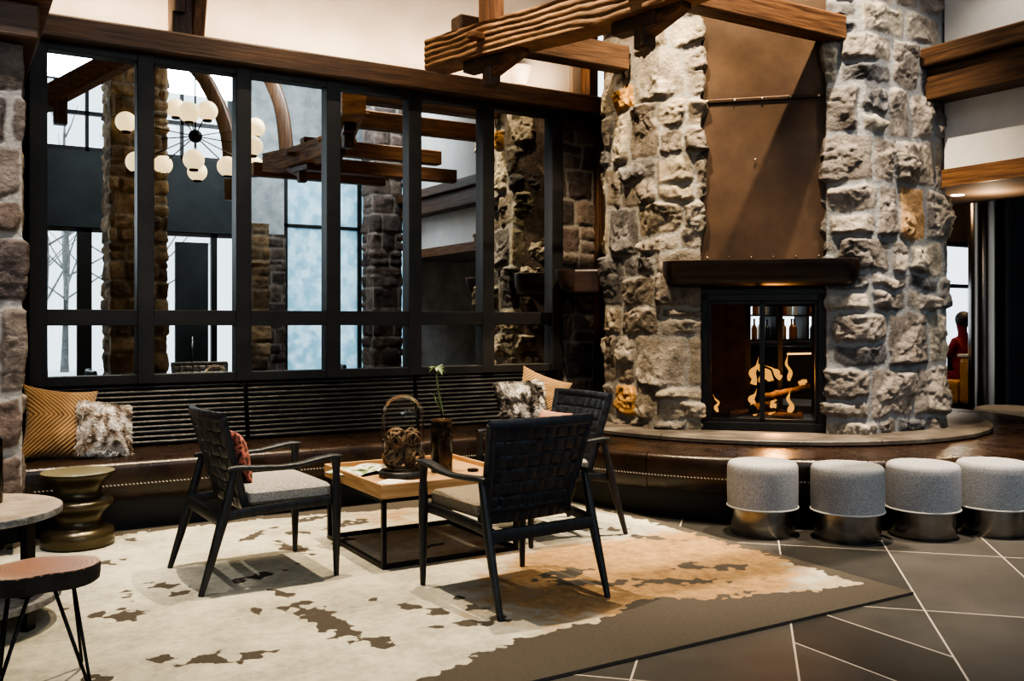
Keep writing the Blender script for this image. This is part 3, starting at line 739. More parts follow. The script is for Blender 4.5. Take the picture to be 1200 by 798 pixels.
# hearth slab
poly = []
A_S, A_E = 150, 396
t = thing('hearth_slab', 'curved dark slate hearth slab around the foot of the chimney', 'hearth', (CX,CY,.415))
HR = 1.80
prof = [(1.0,.417),(HR-.012,.417),(HR,.427),(HR,.450),(HR-.012,.460),(1.0,.460)]
def ringsweep(prof, a0, a1, n=140, cx=CX, cy=CY):
    A = np.radians(np.linspace(a0,a1,n)); pr = np.array(prof+[prof[0]])
    Q = np.stack([cx+np.cos(A)[:,None]*pr[:,0][None,:], cy+np.sin(A)[:,None]*pr[:,0][None,:], np.repeat(pr[:,1][None,:],n,0)], -1)
    mb = MB().grid(Q); k = len(prof)+1
    mb.f.append(tuple(range(k-1))[::-1]); mb.f.append(tuple((n-1)*k+j for j in range(k-1)))
    return mb
for a0, a1 in ((A_S,203),(203.15,251),(251.15,299),(299.15,347),(347.15,A_E)):
    ringsweep(prof, a0, a1, 50).build('slab_segment', M['hearth'], t, world=True, smooth='auto')

# ------------------------------------------------------------------ banquette (straight) and curved hearth bench
SZ, YF, YBK = .42, 5.95, 6.66
def nose(sgn=1):  # (offset outward from front line, z): seat section from back top round the nose to the bottom
    pts = []
    r = .045
    for th in np.linspace(0, PI/2, 7): pts.append((-r+r*math.sin(th), SZ-r+r*math.cos(th)))
    pts += [(.004,.34),(.0,.28),(-.012,.22),(-.03,.195)]
    return pts
t = thing('leather_banquette', 'dark leather banquette with ribbed black back under the mirror', 'bench', (2.2,6.3,0))
XE, XL = 3.515, .37
ns_ = nose(); prof = [(-(YBK-YF), SZ)] + ns_ + [(-(YBK-YF), .195)]
xsn = np.linspace(XL, XE, 60)
Q = np.zeros((60, len(prof)+1, 3))
for i, x in enumerate(xsn):
    for j, (o_, z) in enumerate(prof+[prof[0]]): Q[i,j] = (x, YF-o_, z)
mb = MB().grid(Q); k = len(prof)+1
mb.f.append(tuple(range(k-1))); mb.f.append(tuple((59)*k+j for j in range(k-1))[::-1])
# corner piece up to the hearth
rc = 1.795; arc = [(CX+rc*math.cos(math.radians(a)), CY+rc*math.sin(math.radians(a))) for a in np.linspace(176.3,151.5,10)]
mb.prism([(XE,5.953)]+arc+[(XE,YBK)], .20, SZ)
mb.build('seat', M['brown_leather'], t, world=True, smooth='auto', angle=50)
MB().span((XL,YF+.09,0),(XE+.05,YBK,.2)).prism([(XE+.05,YF+.09)]+[(x,y) for x,y in arc]+[(XE+.05,YBK)],0,.2).build('plinth', M['black_plinth'], t, world=True)
st = MB()
x = XL+.05
while x < 3.45:
    st.box((x, YF-.0035, .285), (.012,.003,.005), Matrix.Rotation(.5,3,'Y')); x += .021
st.build('stitching', M['stitch'], t, world=True)
for x0, x1 in ((.45,1.795),(1.825,3.115),(3.145,4.36)):
    g_ = []; nr = 12; z0, z1 = .425, .825
    for k in range(nr*10+1):
        u = k/10; z = z0+(z1-z0)*u/nr; yb = 6.64+.075*(u/nr)
        g_.append((yb - .017*abs(math.sin(PI*u))**.6, z))
    Q = np.array([[(x, y, z) for y, z in g_] for x in np.linspace(x0,x1,40)])
    Q[...,1] += (fbm(Q[...,0]*6, Q[...,2]*60, 5, 3)-.5)*.006
    mb = MB().grid(Q); n = len(g_)
    yb = 6.725
    mb.add([(x0,yb,z0),(x1,yb,z0),(x1,yb,z1+.005),(x0,yb,z1+.005),(x0,6.64,z0),(x1,6.64,z0),(x1,6.715,z1),(x0,6.715,z1)], [(0,4,5,1),(3,2,6,7),(0,3,7,4),(1,5,6,2)])
    mb.build('back_cushion', M['black_leather'], t, world=True, smooth='auto', angle=70)
box('back_board', (.40,6.725,.2),(4.36,YM+.02,.835), M['black_frame'], t)

t = thing('curved_hearth_bench', 'curved dark leather bench wrapping around the hearth', 'bench', (CX,CY,0))
RO = 2.415
prof = [(1.795,SZ-.004)] + [(RO+o_, z) for o_, z in nose()] + [(1.795,.195)]
segs = [176.4, 208, 240, 272, 304, 336, 385]
for a0, a1 in zip(segs[:-1], segs[1:]):
    ringsweep(prof[::-1], a0+.06, a1-.06, 40).build('seat_segment', M['brown_leather'], t, world=True, smooth='auto', angle=50)
ringsweep([(1.6,0),(2.29,0),(2.29,.2),(1.6,.2)], 176.4, 385, 90).build('plinth', M['black_plinth'], t, world=True, smooth='auto')
st = MB()
for a in np.arange(178, 330, .5):
    r_ = math.radians(a); c = (CX+(RO+.0035)*math.cos(r_), CY+(RO+.0035)*math.sin(r_), .285)
    st.box(c, (.003,.012,.005), Matrix.Rotation(r_,3,'Z') @ Matrix.Rotation(-.5,3,'X'))
st.build('stitching', M['stitch'], t, world=True)

# ------------------------------------------------------------------ rug
RX0, RX1, RY0, RY1 = -2.0, 3.79, 2.735, 5.93
nx_, ny_ = 330, 180
gx = np.linspace(RX0, RX1, nx_); gy = np.linspace(RY0, RY1, ny_)
GX, GY = np.meshgrid(gx, gy, indexing='ij')
# front ragged border of bare taupe ground
bx = np.array([-2,0,.8,1.1,1.43,1.67,1.87,2.09,2.28,2.45,2.6,2.75,2.9,3.19,3.45,3.65,3.79])
by = np.array([2.6,2.66,2.72,2.85,2.95,3.02,3.11,3.14,3.12,3.2,3.28,3.27,3.11,3.05,2.98,2.94,3.0])
fb = GY-np.interp(GX, bx, by)
rb = np.interp(GY, [2.73,2.95,3.2,3.6,4.2,5,5.93], [3.5,3.70,3.70,3.74,3.73,3.70,3.66])-GX
bb = np.interp(GX, [-2,.5,1.1,1.9,2.6,3.2,3.8],[5.8,5.78,5.86,5.83,5.70,5.6,5.5])-GY
F = np.minimum(np.minimum(fb, rb), bb)
nz1 = fbm(GX*1.6+3, GY*1.6, 21, 4); nz2 = fbm(GX*4.5, GY*4.5+9, 22, 4)
isl = np.clip(.40-nz2, -1, 1)          # sparse islands
F = np.minimum(F, (nz2-.185)*1.0)
for px, py, sx, sy, ro in ((1.335,3.74,.075,.30,.05),(1.42,3.36,.05,.07,.5),(.63,4.22,.085,.075,.6),(.575,4.30,.06,.03,.2),(.86,4.62,.05,.07,.2),(.70,4.55,.03,.09,-.1),(.92,4.46,.08,.025,.9),
        (1.24,3.96,.03,.05,0),(1.11,3.98,.06,.025,.9),(.97,3.48,.075,.055,.4),(.80,3.52,.08,.06,.3),(.68,3.62,.045,.04,0),(1.30,4.19,.03,.07,.4),(.68,5.2,.08,.05,0),(1.62,4.98,.06,.16,.2),
        (1.78,3.60,.05,.06,.5),(1.93,3.55,.05,.05,0),(1.86,3.38,.15,.035,-.2),(1.72,3.73,.05,.07,.7),(1.27,4.54,.14,.05,.3),(3.2,3.62,.10,.05,.3),(3.35,3.5,.12,.05,-.5),(2.6,3.82,.14,.07,.2),
        (2.1,5.45,.2,.06,.4),(2.9,4.7,.25,.05,.6),(3.3,4.55,.22,.05,-.7),(1.5,5.4,.1,.04,.8),(1.95,5.7,.15,.05,.3),(3.45,4.2,.14,.05,-.8),(1.9,5.0,.12,.04,1.0),(2.6,3.62,.25,.05,-.75),(3.0,3.42,.2,.05,-.6)):
    ca, sa = math.cos(ro), math.sin(ro); dx = GX-px; dy = GY-py
    q = np.hypot((dx*ca+dy*sa)/sx, (-dx*sa+dy*ca)/sy)-1
    F = np.minimum(F, q*min(sx,sy)*.9+.012)
# pale tongues inside the taupe corner
for px, py, sx, sy, ro in ((2.95,3.22,.17,.035,-.6),(3.3,3.12,.14,.03,-.5)):
    ca, sa = math.cos(ro), math.sin(ro); dx = GX-px; dy = GY-py
    q = np.hypot((dx*ca+dy*sa)/sx, (-dx*sa+dy*ca)/sy)-1
    F = np.maximum(F, -q*min(sx,sy)*.8)
# gold wash
gd = 1-np.minimum(1, np.hypot((GX-3.1)/1.35, (GY-3.75-.25*(GX-3.1))/.75))
gd = gd*1.25 + (nz1-.5)*1.3 - .10
gd = np.where(GX < 1.5, gd-1*(1.5-GX), gd)
mb = MB()
Q = np.stack([GX, GY, np.full_like(GX, .013)], -1)
mb.grid(Q)
k0 = len(mb.v)
ring = [(i,0) for i in range(nx_)] + [(nx_-1,j) for j in range(1,ny_)] + [(i,ny_-1) for i in range(nx_-2,-1,-1)] + [(0,j) for j in range(ny_-2,0,-1)]
low = [(gx[i], gy[j], .001) for i,j in ring]
mb.v += low; n = len(ring)
for a_ in range(n):
    b_ = (a_+1) % n; i, j = ring[a_]; i2, j2 = ring[b_]
    mb.f.append((i*ny_+j, k0+a_, k0+b_, i2*ny_+j2))
m, nt, N, L, b = newmat('rug_pile')
b.inputs['Roughness'].default_value = 1; b.inputs['Specular IOR Level'].default_value = .1
aF = N.new('ShaderNodeAttribute'); aF.attribute_name = 'field'
aG = N.new('ShaderNodeAttribute'); aG.attribute_name = 'gold'
tc = N.new('ShaderNodeTexCoord')
def noise(sc, det=5, ro=.6):
    n = N.new('ShaderNodeTexNoise'); n.inputs['Scale'].default_value = sc; n.inputs['Detail'].default_value = det; n.inputs['Roughness'].default_value = ro
    L.new(tc.outputs['Object'], n.inputs['Vector']); return n.outputs['Fac']
n1 = noise(11, 7, .6); n2 = noise(3, 6); n3 = noise(28, 6, .7)
fe = mth('ADD', aF.outputs['Fac'], mth('MULTIPLY', mth('SUBTRACT', n1, .5), .13))
vo_ = N.new('ShaderNodeTexVoronoi'); vo_.inputs['Scale'].default_value = 17; L.new(tc.outputs['Object'], vo_.inputs['Vector'])
fe = mth('ADD', fe, mth('MULTIPLY', mth('SUBTRACT', .46, vo_.outputs['Distance']), .075))
mask = N.new('ShaderNodeMapRange'); mask.inputs['From Min'].default_value = -.003; mask.inputs['From Max'].default_value = .003
L.new(fe, mask.inputs['Value'])
cr = N.new('ShaderNodeValToRGB'); e0 = cr.color_ramp.elements
e0[0].position = .34; e0[0].color = (.27,.26,.215,1); e0[1].position = .62; e0[1].color = (.57,.535,.43,1)
L.new(mth('ADD', mth('MULTIPLY', n2, .6), mth('MULTIPLY', n3, .4)), cr.inputs['Fac'])
gr = N.new('ShaderNodeValToRGB'); g0 = gr.color_ramp.elements
g0[0].position = .3; g0[0].color = (.13,.07,.035,1); g0[1].position = .70; g0[1].color = (.45,.27,.11,1)
L.new(mth('ADD', mth('MULTIPLY', n1, .5), mth('MULTIPLY', n3, .5)), gr.inputs['Fac'])
gm = N.new('ShaderNodeMapRange'); gm.inputs['From Min'].default_value = .0; gm.inputs['From Max'].default_value = .32; gm.inputs['To Max'].default_value = .9
L.new(mth('ADD', aG.outputs['Fac'], mth('MULTIPLY', mth('ADD', mth('MULTIPLY', mth('SUBTRACT', n3, .5), .9), mth('MULTIPLY', mth('SUBTRACT', n1, .5), 1.5)))), gm.inputs['Value'])
m1 = N.new('ShaderNodeMixRGB'); L.new(gm.outputs['Result'], m1.inputs['Fac']); L.new(cr.outputs['Color'], m1.inputs['Color1']); L.new(gr.outputs['Color'], m1.inputs['Color2'])
tp_ = N.new('ShaderNodeValToRGB'); tp_.color_ramp.elements[0].color = (.062,.054,.045,1); tp_.color_ramp.elements[1].color = (.105,.092,.077,1); L.new(noise(120,2), tp_.inputs['Fac'])
m2 = N.new('ShaderNodeMixRGB'); L.new(mask.outputs['Result'], m2.inputs['Fac']); L.new(tp_.outputs['Color'], m2.inputs['Color1']); L.new(m1.outputs['Color'], m2.inputs['Color2'])
L.new(m2.outputs['Color'], b.inputs['Base Color'])
bp = N.new('ShaderNodeBump'); bp.inputs['Strength'].default_value = .4; bp.inputs['Distance'].default_value = .006
L.new(noise(180,2), bp.inputs['Height']); L.new(bp.outputs['Normal'], b.inputs['Normal'])
M['rug'] = m
pad = np.zeros(n)
o = mb.build('area_rug', M['rug'], attrs=dict(field=np.concatenate([F.ravel(), pad-1]), gold=np.concatenate([gd.ravel(), pad-1])))
tag(o, 'large cream rug with taupe and gold abstract pattern under the chairs', 'rug')
RZ = .014

# ------------------------------------------------------------------ armchairs
def rbox(mb, c, d, r=.03, n=4, puff=0):
    """rounded cushion block"""
    hx, hy, hz = d[0]/2, d[1]/2, d[2]/2; nn = 28
    V = []; idx = {}
    u = np.linspace(-1,1,nn)
    sx = lambda t, h: t*h
    Q1 = []
    for sgn in (1,-1):
        Q = np.zeros((nn,nn,3))
        for i, a in enumerate(u):
            for j, b_ in enumerate(u):
                ea = max(0, abs(a)*hx-(hx-r))/r; eb = max(0, abs(b_)*hy-(hy-r))/r
                dd = min(1, math.hypot(ea, eb))
                k = math.hypot(ea,eb)
                sc = 1 if k <= 1 else 1/k
                x = math.copysign(min(abs(a)*hx, hx-r)+ (ea*sc*r if ea > 0 else 0), a)
                y = math.copysign(min(abs(b_)*hy, hy-r)+ (eb*sc*r if eb > 0 else 0), b_)
                z = (hz-r*.7)+r*.7*math.sqrt(max(0,1-dd*dd)) + puff*(1-a*a)*(1-b_*b_)
                if sgn < 0: z = (hz-r*.7)+r*.7*math.sqrt(max(0,1-dd*dd))
                Q[i,j] = (c[0]+x, c[1]+y, c[2]+sgn*z)
        if sgn < 0: Q = Q[::-1]
        mb.grid(Q); Q1.append(Q)
    a, b_ = Q1[0], Q1[1][::-1]
    ringi = [(i,0) for i in range(nn)]+[(nn-1,j) for j in range(1,nn)]+[(i,nn-1) for i in range(nn-2,-1,-1)]+[(0,j) for j in range(nn-2,0,-1)]
    V = [tuple(a[i,j]) for i,j in ringi]+[tuple(b_[i,j]) for i,j in ringi]; m_ = len(ringi)
    mb.add(V, [(k, m_+k, m_+(k+1)%m_, (k+1)%m_) for k in range(m_)])
    return mb

def make_chair(label, fabric):
    t = thing('lounge_armchair', label, 'chair')
    BW = M['black_wood']
    for s in (-1,1):
        MB().tube([(s*.292,-.325,0),(s*.290,-.275,.16),(s*.286,-.225,.33),(s*.284,-.195,.45),(s*.283,-.168,.555)], [(.012,.013),(.016,.019),(.019,.024),(.017,.02),(.014,.016)], seg=14, up=(0,1,0), ex=.8).build('leg', BW, t, smooth='auto')
        MB().tube([(s*.288,.325,0),(s*.287,.325,.16),(s*.286,.325,.34),(s*.286,.325,.42),(s*.286,.325,.50),(s*.285,.325,.55),(s*.285,.325,.578)], [(.012,.012),(.017,.018),(.021,.024),(.020,.023),(.016,.017),(.019,.022),(.024,.03)], seg=14, up=(0,1,0), ex=.8).build('leg', BW, t, smooth='auto')
        pts = [(s*.284,-.205,.558),(s*.285,-.16,.562),(s*.288,-.06,.556),(s*.290,.05,.551),(s*.289,.14,.556),(s*.287,.23,.572),(s*.285,.30,.581),(s*.285,.348,.578)]
        MB().tube(pts, [(.016,.012),(.021,.014),(.020,.013),(.021,.012),(.026,.013),(.030,.014),(.030,.014),(.024,.011)], seg=14, ex=.8).build('arm', BW, t, smooth='auto')
    f = MB()
    for s in (-1,1):
        f.tube([(s*.272,-.235,.338),(s*.272,-.1,.352),(s*.272,.12,.362),(s*.272,.31,.366)], [(.012,.022)]*4, seg=12, ex=.4)
    f.tube([(-.28,.305,.366),(.28,.305,.366)], [(.012,.022)]*2, seg=12, ex=.4)
    f.build('seat_frame', BW, t, smooth='auto')
    MB().tube([(-.284,-.232,.325),(.284,-.232,.325)], [(.013,.028)]*2, seg=12, ex=.4).build('stretcher', BW, t, smooth='auto')
    rbox(MB(), (0,.112,.412), (.515,.405,.072), .022, puff=.012).build('seat_cushion', fabric, t, smooth='auto')
    # back: woven webbing over a curved frame
    def bp_(u, v):   # u -1..1, v 0..1
        hw_ = .222+.045*v
        return Vector((u*hw_, -.105-.118*v-.035*(1-u*u)*(.35+.65*v), .372+.425*v))
    nxc, nzc, k = 8, 7, 10
    for side in (1,):
        nu, nv = nxc*k+1, nzc*k+1
    Qs = []
    for sd in (-1,1):
        Q = np.zeros((nu,nv,3))
        for i in range(nu):
            for j in range(nv):
                u = -1+2*i/(nu-1); v = -.06+1.03*j/(nv-1)
                p = bp_(u,v)
                ci, cj = min(i//k,nxc-1), min(j//k,nzc-1); a_ = i/k-ci-.5; b_ = j/k-cj-.5
                par = (ci+cj) % 2
                h = max(0,math.cos(PI*a_))**.4 if (par == 0) == (sd < 0) else max(0,math.cos(PI*b_))**.4
                if abs(a_) > .499 or abs(b_) > .499: h = min(h, .25)
                q = p + Vector((0, sd*(.002+.0095*h), 0)); Q[i,j] = q
        if sd < 0: Q = Q[::-1]
        Qs.append(Q)
    mb = MB().grid(Qs[0]).grid(Qs[1])
    mb.build('woven_back', M['web'], t, smooth='auto', angle=60)
    for s in (-1,1):
        pts = [bp_(s*1.0, v) for v in np.linspace(-.02,1.0,44)]
        rad = [(.017+.003*abs(math.sin(PI*v*6.5))**.5, .019+.003*abs(math.sin(PI*v*6.5))**.5) for v in np.linspace(0,1,44)]
        MB().tube(pts, rad, seg=12, up=(1,0,0), ex=.7).build('back_stile', M['web'], t, smooth='auto')
    us = np.linspace(-1.05,1.05,90)
    MB().tube([bp_(u,1.0) for u in us], [(.014+.003*abs(math.sin(PI*(u*4)))**.4, .022+.003*abs(math.sin(PI*(u*4)))**.4) for u in us], seg=12, ex=.7).build('top_rail', M['web'], t, smooth='auto')
    us = np.linspace(-.97,.97,60)
    MB().tube([bp_(u,.10) for u in us], [(.013,.018)]*60, seg=12, ex=.6).build('bottom_rail', BW, t, smooth='auto')
    return t
GRP = 'woven back armchairs around the coffee table'
ch = make_chair('black armchair at left facing right with a red patterned pillow', M['grey_fabric'])
ch['group'] = GRP; ch.location = (1.288,4.642,RZ); ch.rotation_euler = (0,0,math.radians(-88))
c2 = dup(ch, (2.222,3.690,RZ), math.radians(4.2), 'black woven armchair nearest the viewer, seen from behind', GRP)
for o in c2.children:
    if o.name.startswith('seat_cushion'):
        o.data = o.data.copy(); o.data.materials[0] = M['tan_fabric']
c3 = dup(ch, (3.055,4.63,RZ), math.radians(90), 'black woven armchair on the far right of the coffee table facing left', GRP)

# ------------------------------------------------------------------ coffee table and what stands on it
t = thing('coffee_table', 'square coffee table with light oak tray top on black frame', 'table', (2.25,4.737,RZ))
TX0, TX1, TY0, TY1 = 1.842, 2.66, 4.325, 5.15
tray = MB().span((TX0,TY0,.368),(TX1,TY1,.386))
MB().span((TX0+.01,TY0+.01,.394),(TX1-.01,TY1-.01,.412)).build('tray_base', M['oak'], t, world=True)
for a_, b_, mt in (((TX0,TY0),(TX1,TY0+.018),'oak'),((TX0,TY1-.018),(TX1,TY1),'oak'),((TX0,TY0+.018),(TX0+.018,TY1-.018),'oak_y'),((TX1-.018,TY0+.018),(TX1,TY1-.018),'oak_y')):
    box('tray_side', (a_[0],a_[1],.366),(b_[0],b_[1],.438), M[mt], t, bevel=.003)
w = .022
f = MB()
for x in (TX0+.012,TX1-.012-w):
    for y in (TY0+.012,TY1-.012-w): box('leg', (x,y,RZ+w),(x+w,y+w,.36), M['black_metal'], t)
for z in (RZ,.345):
    f.span((TX0+.012,TY0+.012,z),(TX1-.012,TY0+.012+w,z+w)); f.span((TX0+.012,TY1-.012-w,z),(TX1-.012,TY1-.012,z+w))
    f.span((TX0+.012,TY0+.03,z),(TX0+.012+w,TY1-.03,z+w)); f.span((TX1-.012-w,TY0+.03,z),(TX1-.012,TY1-.03,z+w))
f.build('frame', M['black_metal'], t, world=True)
TZ = .412
# cloche
cx_, cy_ = 2.112, 4.665
t = thing('glass_cloche', 'glass dome cloche on a dark wooden base on the coffee table', 'cloche', (cx_,cy_,TZ))
MB().lathe([(0,.0),(.128,.0),(.130,.012),(.130,.026),(.124,.034),(.118,.038),(0,.038)]).build('base', M['black_wood'], t, smooth='auto')
pr_ = [(.115,.038)]; 
for z in np.linspace(.06,.33,10): pr_.append((.115,z))
for th in np.linspace(0,PI/2,16)[1:]: pr_.append((max(.115*math.cos(th),.0005), .33+.115*math.sin(th)))
MB().lathe(pr_, seg=64).build('glass_dome', M['cloche'], t, smooth=True)
def vine_ball(c, r, label, seed):
    R = random.Random(seed); mb = MB()
    for q in range(13):
        ax = Vector((R.uniform(-1,1),R.uniform(-1,1),R.uniform(-1,1))).normalized()
        s_ = ax.orthogonal().normalized(); u_ = ax.cross(s_); rr = r*R.uniform(.72,1.0); o_ = ax*R.uniform(-.35,.35)*r
        rr = min(rr, math.sqrt(max(.1*r*r, r*r-o_.length_squared)))
        mb.tube([Vector(c)+o_+(s_*math.cos(a)+u_*math.sin(a))*rr for a in np.linspace(0,2*PI,25)[:-1]], r*.13, seg=6, up=tuple(ax), closed=True)
    o = mb.build('vine_ball', M['rope'], smooth=True)
    return tag(o, label, 'decoration', 'dried vine balls in the cloche')
vine_ball((cx_-.045,cy_+.02,TZ+.1), .056, 'brown vine ball low on the left inside the cloche', 1)
vine_ball((cx_+.058,cy_-.015,TZ+.1), .056, 'brown vine ball low on the right inside the cloche', 2)
vine_ball((cx_-.04,cy_+.0,TZ+.208), .056, 'brown vine ball on top at left inside the cloche', 3)
vine_ball((cx_+.052,cy_+.0,TZ+.205), .052, 'brown vine ball on top at right inside the cloche', 4)
# vase + plant
vx, vy = 2.36, 4.69
t = thing('vase', 'tall dark smoked glass vase on the coffee table beside the cloche', 'vase', (vx,vy,TZ))
MB().lathe([(0,0),(.058,0),(.061,.01),(.061,.29),(.056,.292),(.054,.285),(.054,.25),(0,.25)]).build('body', M['vase'], t, smooth='auto')
MB().lathe([(.0615,.283),(.063,.287),(.0615,.293),(.056,.295),(.054,.29)]).build('rim', M['vase_rim'], t, smooth=True)
t = thing('succulent_plant', 'single green stem with drooping leaves standing in the dark vase', 'plant', (vx,vy,TZ+.25))
MB().tube([(0,0,0),(.005,0,.08),(-.012,.0,.16),(-.02,.01,.22),(-.032,.0,.29),(-.03,0,.325)], [.009,.008,.008,.0075,.007,.006], seg=8).build('stem', M['stem'], t, smooth=True)
MB().tube([(-.005,0,.10),(-.035,0,.14),(-.045,.0,.175)], [.006,.005,.004], seg=8).build('stem', M['stem'], t, smooth=True)
def leaf_mb(base, ang, ln, w, droop, lift):
    Q = np.zeros((12,5,3)); dr = Vector((math.cos(ang), math.sin(ang), 0)); sd = Vector((-dr.y, dr.x, 0))
    for i in range(12):
        u = i/11; p = Vector(base)+dr*ln*u+Vector((0,0,lift*u-droop*u*u))
        ww = w*math.sin(PI*min(1,u*.9+.08))**.8
        for j in range(5):
            v = j/2-1; Q[i,j] = p+sd*ww*v+Vector((0,0,-abs(v)*ww*.35+.002))
    return MB().grid(Q)
for k in range(11):
    leaf_mb((-.03,0,.325+.004*(k%3)), k*2.4, random.uniform(.035,.062), .010, random.uniform(.02,.075), random.uniform(.02,.05)).build('leaf', M['leaf'], t, smooth=True)
leaf_mb((-.045,0,.175), 2.8, .035, .01, .01, .03).build('leaf', M['leaf'], t, smooth=True)
# papers and magazines
def stripes_mat(name, cols, axis, sc, rot=0):
    m, nt, N, L, b = newmat(name); b.inputs['Roughness'].default_value = .6
    tc = N.new('ShaderNodeTexCoord'); sp = N.new('ShaderNodeSeparateXYZ'); L.new(tc.outputs['Object'], sp.inputs[0])
    mr = N.new('ShaderNodeMapRange'); mr.inputs['From Min'].default_value = -sc; mr.inputs['From Max'].default_value = sc
    L.new(sp.outputs[axis], mr.inputs['Value'])
    r = N.new('ShaderNodeValToRGB'); r.color_ramp.interpolation = 'CONSTANT'
    for i, (p, c) in enumerate(cols):
        e = r.color_ramp.elements[i] if i < 2 else r.color_ramp.elements.new(p)
        e.position = p; e.color = rgb(c)
    L.new(mr.outputs['Result'], r.inputs['Fac']); L.new(r.outputs['Color'], b.inputs['Base Color']); return m
cr_, br_, gn_, dk_ = (.78,.74,.68), (.42,.24,.13), (.18,.27,.10), (.02,.02,.03)
M['leaflet'] = stripes_mat('striped_leaflet', [(0,cr_),(.55,br_),(.60,cr_),(.66,br_),(.72,cr_),(.78,br_),(.84,cr_)], 0, .09)
m_, nt_, N_, L_, b_ = newmat('magazine_page')
nn_ = N_.new('ShaderNodeTexNoise'); nn_.inputs['Scale'].default_value = 14; nn_.inputs['Detail'].default_value = 3
tc_ = N_.new('ShaderNodeTexCoord'); L_.new(tc_.outputs['Object'], nn_.inputs['Vector'])
r_ = N_.new('ShaderNodeValToRGB'); r_.color_ramp.interpolation = 'EASE'
for i, (p, c) in enumerate([(.30,dk_),(.42,gn_),(.50,(.6,.62,.5)),(.56,cr_),(.66,(.30,.36,.30))]):
    e_ = r_.color_ramp.elements[i] if i < 2 else r_.color_ramp.elements.new(p); e_.position = p; e_.color = rgb(c)
L_.new(nn_.outputs['Fac'], r_.inputs['Fac']); L_.new(r_.outputs['Color'], b_.inputs['Base Color']); b_.inputs['Roughness'].default_value = .4
M['magazine'] = m_
t = thing('magazine', 'open glossy magazine with green pictures at the left of the oak tray', 'magazine', (2.02,4.93,TZ), math.radians(20))
for s in (-1,1):
    Q = np.zeros((14,2,3))
    for i in range(14):
        u = i/13
        for j in range(2): Q[i,j] = (s*u*.2, (-.13,.13)[j], .004+.022*math.sin(PI*min(1,u*1.0))**.7*(1-u*.6))
    mb = MB().grid(Q if s > 0 else Q[::-1]); mb.build('page', M['magazine'], t, smooth=True)
MB().box((0,0,.002),(.40,.265,.004)).build('cover', pm('magazine_cover', dk_, None, rough=.3), t)
tag(MB().box((0,0,0),(.20,.14,.006)).build('leaflet', M['leaflet']), 'white leaflet with brown stripes at the front corner of the oak tray', 'leaflet').location = (2.0,4.47,TZ+.004)
bpy.data.objects['leaflet'].rotation_euler = (0,0,math.radians(-52))
t = thing('book', 'small pinkish book lying behind the vase on the oak tray', 'book', (2.36,4.92,TZ), math.radians(15))
MB().box((0,0,.012),(.19,.13,.018)).build('pages', M['paper'], t)
MB().box((0,0,.0225),(.2,.14,.003)).box((0,0,.0015),(.2,.14,.003)).box((-.099,0,.012),(.003,.14,.024)).build('cover', pm('pink_cover', (.50,.30,.24), None, rough=.5), t)
tag(MB().lathe([(0,0),(.03,0),(.032,.004),(.032,.012),(.026,.014),(0,.010)]).build('ash_dish', M['black_metal'], smooth='auto'), 'tiny black dish at the right of the oak tray', 'dish').location = (2.52,4.62,TZ)

